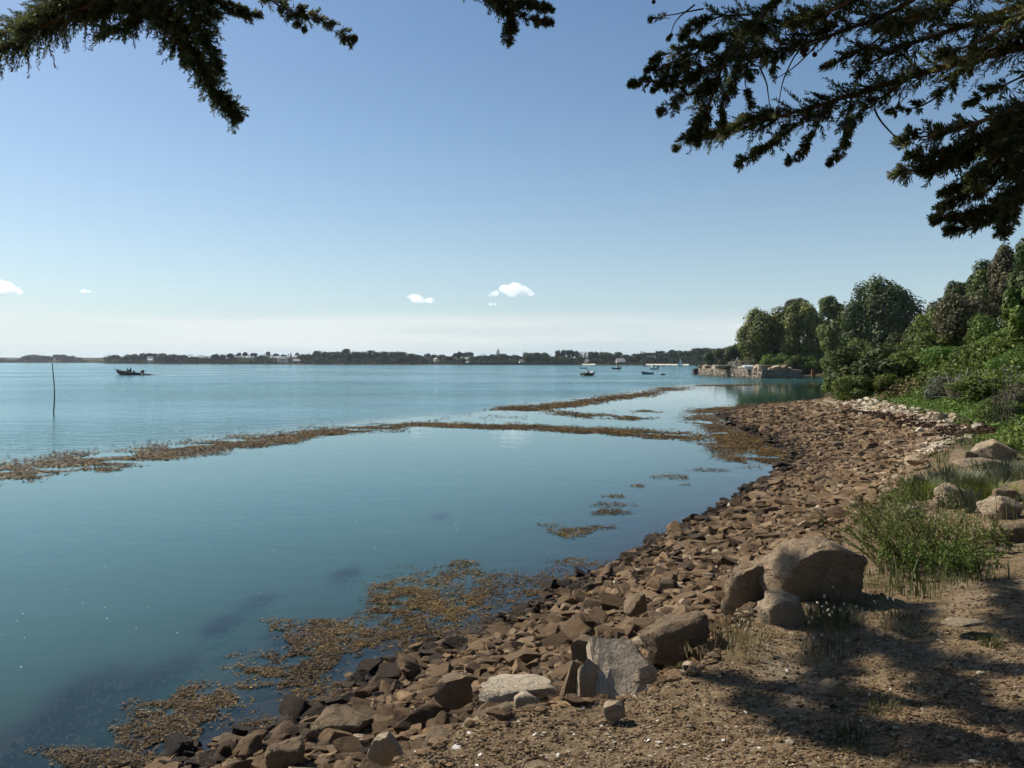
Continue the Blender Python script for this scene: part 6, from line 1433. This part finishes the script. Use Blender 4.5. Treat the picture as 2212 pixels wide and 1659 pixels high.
# --- right: top mass
limb([(2100, -110, 5.0), (1960, 0, 5.0), (1840, 50, 5.0), (1730, 85, 5.0), (1660, 112, 5.0)], .03, .005, 130, .22, pre=[(3.6, 3.2, 6.0)], spread=1.1, taper=.3)
limb([(2330, -20, 4.4), (2180, 20, 4.6), (2040, 70, 4.8), (1930, 115, 5.0), (1870, 150, 5.0)], .035, .006, 130, .22, pre=[(4.2, 1.4, 4.4)], spread=1.1, taper=.3)
limb([(1960, -90, 4.7), (1860, -10, 4.7), (1780, 30, 4.8), (1720, 45, 4.8)], .02, .005, 130, .2, spread=1.1)
limb([(2200, -80, 4.3), (2080, 0, 4.3), (1990, 40, 4.4), (1920, 60, 4.5)], .02, .005, 120, .2, spread=1.1)
limb([(2290, -60, 4.0), (2180, 50, 4.2), (2110, 90, 4.3), (2050, 110, 4.4)], .02, .005, 90, .18, spread=1.1)
limb([(1720, 70, 5.0), (1690, 110, 5.0), (1675, 140, 5.0)], .006, .002, 70, .12)
limb([(2320, 40, 4.6), (2200, 75, 4.7), (2120, 110, 4.8), (2070, 160, 4.9)], .012, .003, 130, .2, spread=1.1)
limb([(2330, 110, 4.5), (2230, 150, 4.6), (2160, 190, 4.7), (2110, 215, 4.8)], .012, .003, 90, .18, spread=1.1)
limb([(2000, 20, 4.9), (1930, 60, 4.9), (1870, 110, 5.0), (1800, 140, 5.0)], .012, .003, 140, .2, spread=1.1)
limb([(1850, 0, 5.0), (1760, 40, 5.0), (1690, 60, 5.1), (1620, 60, 5.2)], .012, .003, 150, .2, spread=1.1)
# --- right: lower dark boughs at the edge
Yq = 4.2
limb([(2360, 190, 3.8), (2230, 240, 4.0), (2140, 310, Yq), (2060, 352, Yq), (1990, 368, Yq), (1950, 375, Yq)], .03, .003, 170, .17, pre=[(4.3, 1.3, 3.3)], spread=.9, taper=.5, side=(-.25, 0, 0))
limb([(2320, 160, 3.9), (2200, 235, 4.0), (2090, 275, 4.1), (2010, 292, Yq), (1960, 300, Yq)], .02, .003, 130, .15, spread=.9, taper=.5)
limb([(2360, 260, 3.8), (2220, 340, Yq), (2150, 390, Yq), (2090, 425, Yq), (2048, 442, Yq)], .025, .003, 180, .15, spread=.8, taper=.5, side=(-.3, 0, 0))
limb([(2360, 330, 3.8), (2230, 400, Yq), (2160, 445, Yq), (2100, 468, Yq), (2036, 472, Yq)], .022, .003, 170, .14, spread=.8, taper=.5, side=(-.3, 0, 0))
limb([(2300, 350, Yq), (2200, 440, Yq), (2140, 480, Yq), (2062, 496, Yq)], .018, .003, 150, .13, spread=.8, taper=.5, side=(-.2, 0, 0))
limb([(2280, 300, Yq - .2), (2200, 380, Yq - .2), (2180, 450, Yq - .2), (2170, 490, Yq - .2)], .018, .004, 150, .15, spread=1.0)
limb([(2320, 220, Yq - .3), (2210, 290, Yq - .2), (2150, 350, Yq - .2), (2110, 390, Yq - .2)], .02, .004, 170, .18, spread=1.0)
limb([(2260, 250, Yq), (2160, 330, Yq), (2090, 400, Yq), (2050, 412, Yq)], .012, .003, 150, .13, spread=.8, side=(-.3, 0, 0))
limb([(2200, 240, Yq), (2120, 300, Yq), (2050, 330, Yq), (1975, 340, Yq)], .012, .003, 130, .12, spread=.8, side=(-.3, 0, 0))
# --- bare and dangling twigs
for tw_ in ([(1888, 236, 5.2), (1912, 285, 5.2), (1948, 308, 5.2), (2030, 328, 5.0)], [(1760, 60, 5.1), (1720, 110, 5.1), (1690, 170, 5.1), (1678, 240, 5.1)], [(1640, 140, 5.4), (1660, 180, 5.4), (1668, 240, 5.4)],
            [(1500, 10, 5.9), (1460, 40, 5.9), (1446, 78, 5.9)], [(1520, 20, 5.9), (1470, 30, 5.9), (1415, 40, 5.9)], [(1830, 60, 5.0), (1740, 100, 5.0), (1660, 130, 5.0), (1640, 150, 5.0)], [(1780, 70, 5.0), (1740, 130, 5.0), (1680, 165, 5.0)]):
    limb(tw_, .007, .0025, 10, .07, (.4, 1), m=12)
limb([(1446, 40, 5.9), (1425, 38, 5.9), (1410, 42, 5.9)], .003, .002, 110, .06, m=16)
cone_me = npmesh('cone', HV * .016, HF, True); cone_me.materials.append(mat_plain('cypress_cone', (0.05, 0.032, 0.026), (0.03, 0.02, 0.018), 40, .9, .1))
for (u, v, y) in [(1446, 80, 5.9), (1450, 76, 5.9), (1443, 84, 5.9), (1678, 242, 5.1), (1683, 244, 5.1), (1733, 112, 5.0), (1742, 108, 5.0), (1738, 118, 5.0), (1412, 4, 5.9), (1760, 118, 5.0)]:
    put('cone', cone_me, None, cyp, tuple(loc(D(u, v, y))))
# --- unseen boughs added above the picture to shade the path (metres)
for pts in ([(-3.9, 7.0, 7.3), (-4.2, 8.4, 7.8), (-4.3, 9.8, 8.5)], [(-3.3, 7.4, 7.5), (-4.0, 7.9, 7.5), (-4.9, 8.6, 7.9)], [(-2.6, 7.6, 7.7), (-3.2, 8.2, 7.75), (-3.9, 8.9, 8.05)], [(-2.9, 6.5, 7.6), (-3.4, 6.9, 7.2), (-4.0, 7.3, 7.2)], [(-3.6, 8.6, 7.9), (-4.2, 9.4, 8.3), (-4.6, 10.6, 8.9)], [(-2.2, 8.8, 8.2), (-2.5, 10.2, 8.9), (-2.6, 11.4, 9.5)], [(-2.9, 6.5, 7.6), (-3.3, 7.4, 7.5), (-3.6, 8.6, 7.9), (-3.8, 10.2, 8.7)], [(-2.0, 6.2, 7.8), (-2.6, 7.6, 7.7), (-2.9, 9.0, 8.2), (-3.1, 10.6, 8.9)], [(-2.9, 6.5, 7.6), (-3.9, 7.0, 7.3), (-4.5, 8.0, 7.6)], [(-2.4, 6.3, 7.7), (-2.8, 6.9, 7.4), (-3.2, 7.3, 7.3)], [(-1.0, 5.9, 7.9), (-1.6, 7.4, 7.8), (-2.0, 8.8, 8.15), (-2.3, 10.0, 8.75)], [(-2.0, 6.2, 7.8), (-2.6, 7.6, 7.7), (-3.0, 9.0, 8.2)], [(-1.0, 5.9, 7.9), (-1.0, 7.6, 7.9), (-1.2, 9.4, 8.45)], [(-0.4, 5.6, 7.9), (-0.4, 7.4, 7.9), (-0.6, 9.0, 8.3)], [(1.2, 4.8, 7.7), (-0.2, 6.6, 7.8), (-1.4, 8.2, 8.0), (-2.2, 9.6, 8.5)], [(0.2, 5.3, 7.8), (-1.4, 6.8, 7.7), (-2.8, 8.0, 8.0)],
            [(2.2, 3.8, 7.4), (1.0, 6.5, 7.8), (0.2, 8.0, 8.1), (-0.6, 9.6, 8.6)], [(-1.4, 6.0, 7.9), (-2.4, 7.8, 8.1), (-3.4, 9.4, 8.6)], [(2.9, 4.6, 6.9), (2.9, 7.0, 7.8), (2.7, 9.5, 8.8)], [(1.2, 4.8, 7.7), (0.2, 6.2, 7.7), (-0.8, 6.6, 7.5)]):
    limb(pts, .05, .01, 50, .27, (.1, 1), 0.9, 26, px=False, tl=.08, tw=.022, taper=.3)

# --- unseen rest of the crown, added above and behind the viewpoint to darken the shade
for pts in ([(4.1, 1.45, 5.6), (2.0, 0.8, 6.6), (-0.5, 0.4, 6.8), (-3.0, 0.8, 6.2)], [(4.1, 1.45, 6.4), (2.4, 2.0, 7.8), (0.4, 2.4, 8.4), (-2.0, 3.0, 8.2)], [(4.1, 1.45, 6.0), (4.4, 3.6, 7.2), (4.6, 5.6, 7.6)], [(4.0, 1.5, 7.4), (2.6, 3.0, 9.0), (1.0, 4.2, 9.8), (-0.4, 5.4, 10.2)], [(4.1, 1.4, 5.0), (5.8, 2.2, 6.0), (7.6, 3.0, 6.4)], [(4.1, 1.4, 5.4), (5.0, 3.4, 6.2), (6.0, 5.4, 6.4)],
            [(4.1, 1.4, 5.4), (4.6, -0.8, 6.4), (5.0, -3.0, 6.8)], [(4.1, 1.4, 5.8), (2.6, -0.8, 6.8), (1.0, -2.6, 7.0)], [(3.9, 1.4, 9.0), (3.4, 3.4, 10.4), (3.0, 5.4, 11.0)]):
    limb(pts, .07, .012, 60, .6, (.15, 1), 1.1, 24, px=False, tl=.13, tw=.042, taper=.3)

# ================================================================== CLOUDS
m_cloud = bpy.data.materials.new('cloud_vapour'); m_cloud.use_nodes = True
nt = m_cloud.node_tree; nt.nodes.clear(); co_ = nt.nodes.new('ShaderNodeOutputMaterial'); pv_ = nt.nodes.new('ShaderNodeVolumePrincipled')
pv_.inputs['Color'].default_value = (1, 1, 1, 1); pv_.inputs['Density'].default_value = 0.016; pv_.inputs['Anisotropy'].default_value = 0.55
nt.links.new(pv_.outputs[0], co_.inputs['Volume'])
def cloud(label, puffs, y, dens=None):
    """puffs: (u, v, radius in picture units)"""
    V = []; Fs = []; nvv = 0; r = np.random.default_rng(int(puffs[0][0]))
    c0 = D(puffs[0][0], puffs[0][1], y)
    for (u, v, rr_) in puffs:
        c = D(u, v, y + r.normal(0, 60)) - c0; rad = rr_ * 1.25 * PX(y)
        for j in range(7):
            q = c + r.normal(0, .5, 3) * rad * np.array([1.2, .8, .5]) * (j > 0); b, f = ICO[3]
            V.append(b * rad * (1 if j == 0 else r.uniform(.3, .65)) * np.array([1.15, 1, .85]) + q); Fs.append(f + nvv); nvv += len(b)
    o = put('cumulus_cloud', npmesh('cumulus_cloud', np.vstack(V), np.vstack(Fs)), m_cloud, None, tuple(c0))
    md = o.modifiers.new('merge', 'REMESH'); md.mode = 'VOXEL'; md.voxel_size = PX(y) * 1.3
    return tag(o, label, 'cloud', 'small fair weather clouds')
CY = 9000.0
cloud('largest small white cloud above the middle of the far shore', [(1105, 630, 11), (1090, 624, 9), (1112, 620, 10), (1128, 628, 10), (1070, 634, 6), (1145, 634, 6), (1060, 638, 3.5)], CY)
cloud('smaller white cloud left of the largest one', [(900, 646, 9), (893, 641, 6), (914, 650, 5), (928, 649, 6.5)], CY)
cloud('white cloud cut by the left picture edge', [(10, 622, 14), (-10, 616, 14), (30, 628, 9), (40, 631, 6), (-30, 622, 14)], CY)
cloud('tiny faint cloud right of the left edge cloud', [(182, 629, 4), (193, 630, 3), (174, 630, 2)], CY)
cloud('tiny faint cloud below the largest one', [(1060, 657, 3.5), (1070, 657, 3)], CY)

# ================================================================== HAZE (air between here and the far shore)
hb = MB(); hb.box((0, 3200, 14.0), (8600, 7600, 36.0)); hz_m = bpy.data.materials.new('summer_air'); hz_m.use_nodes = True
ht = hz_m.node_tree; ht.nodes.clear(); ho = ht.nodes.new('ShaderNodeOutputMaterial'); hv = ht.nodes.new('ShaderNodeVolumePrincipled')
hv.inputs['Color'].default_value = (0.80, 0.88, 1.0, 1); hv.inputs['Density'].default_value = 0.00007; hv.inputs['Anisotropy'].default_value = 0.3
ht.links.new(hv.outputs[0], ho.inputs['Volume'])
tag(hb.put('haze', hz_m), 'thin pale summer haze over the bay', 'haze', None, 'stuff')
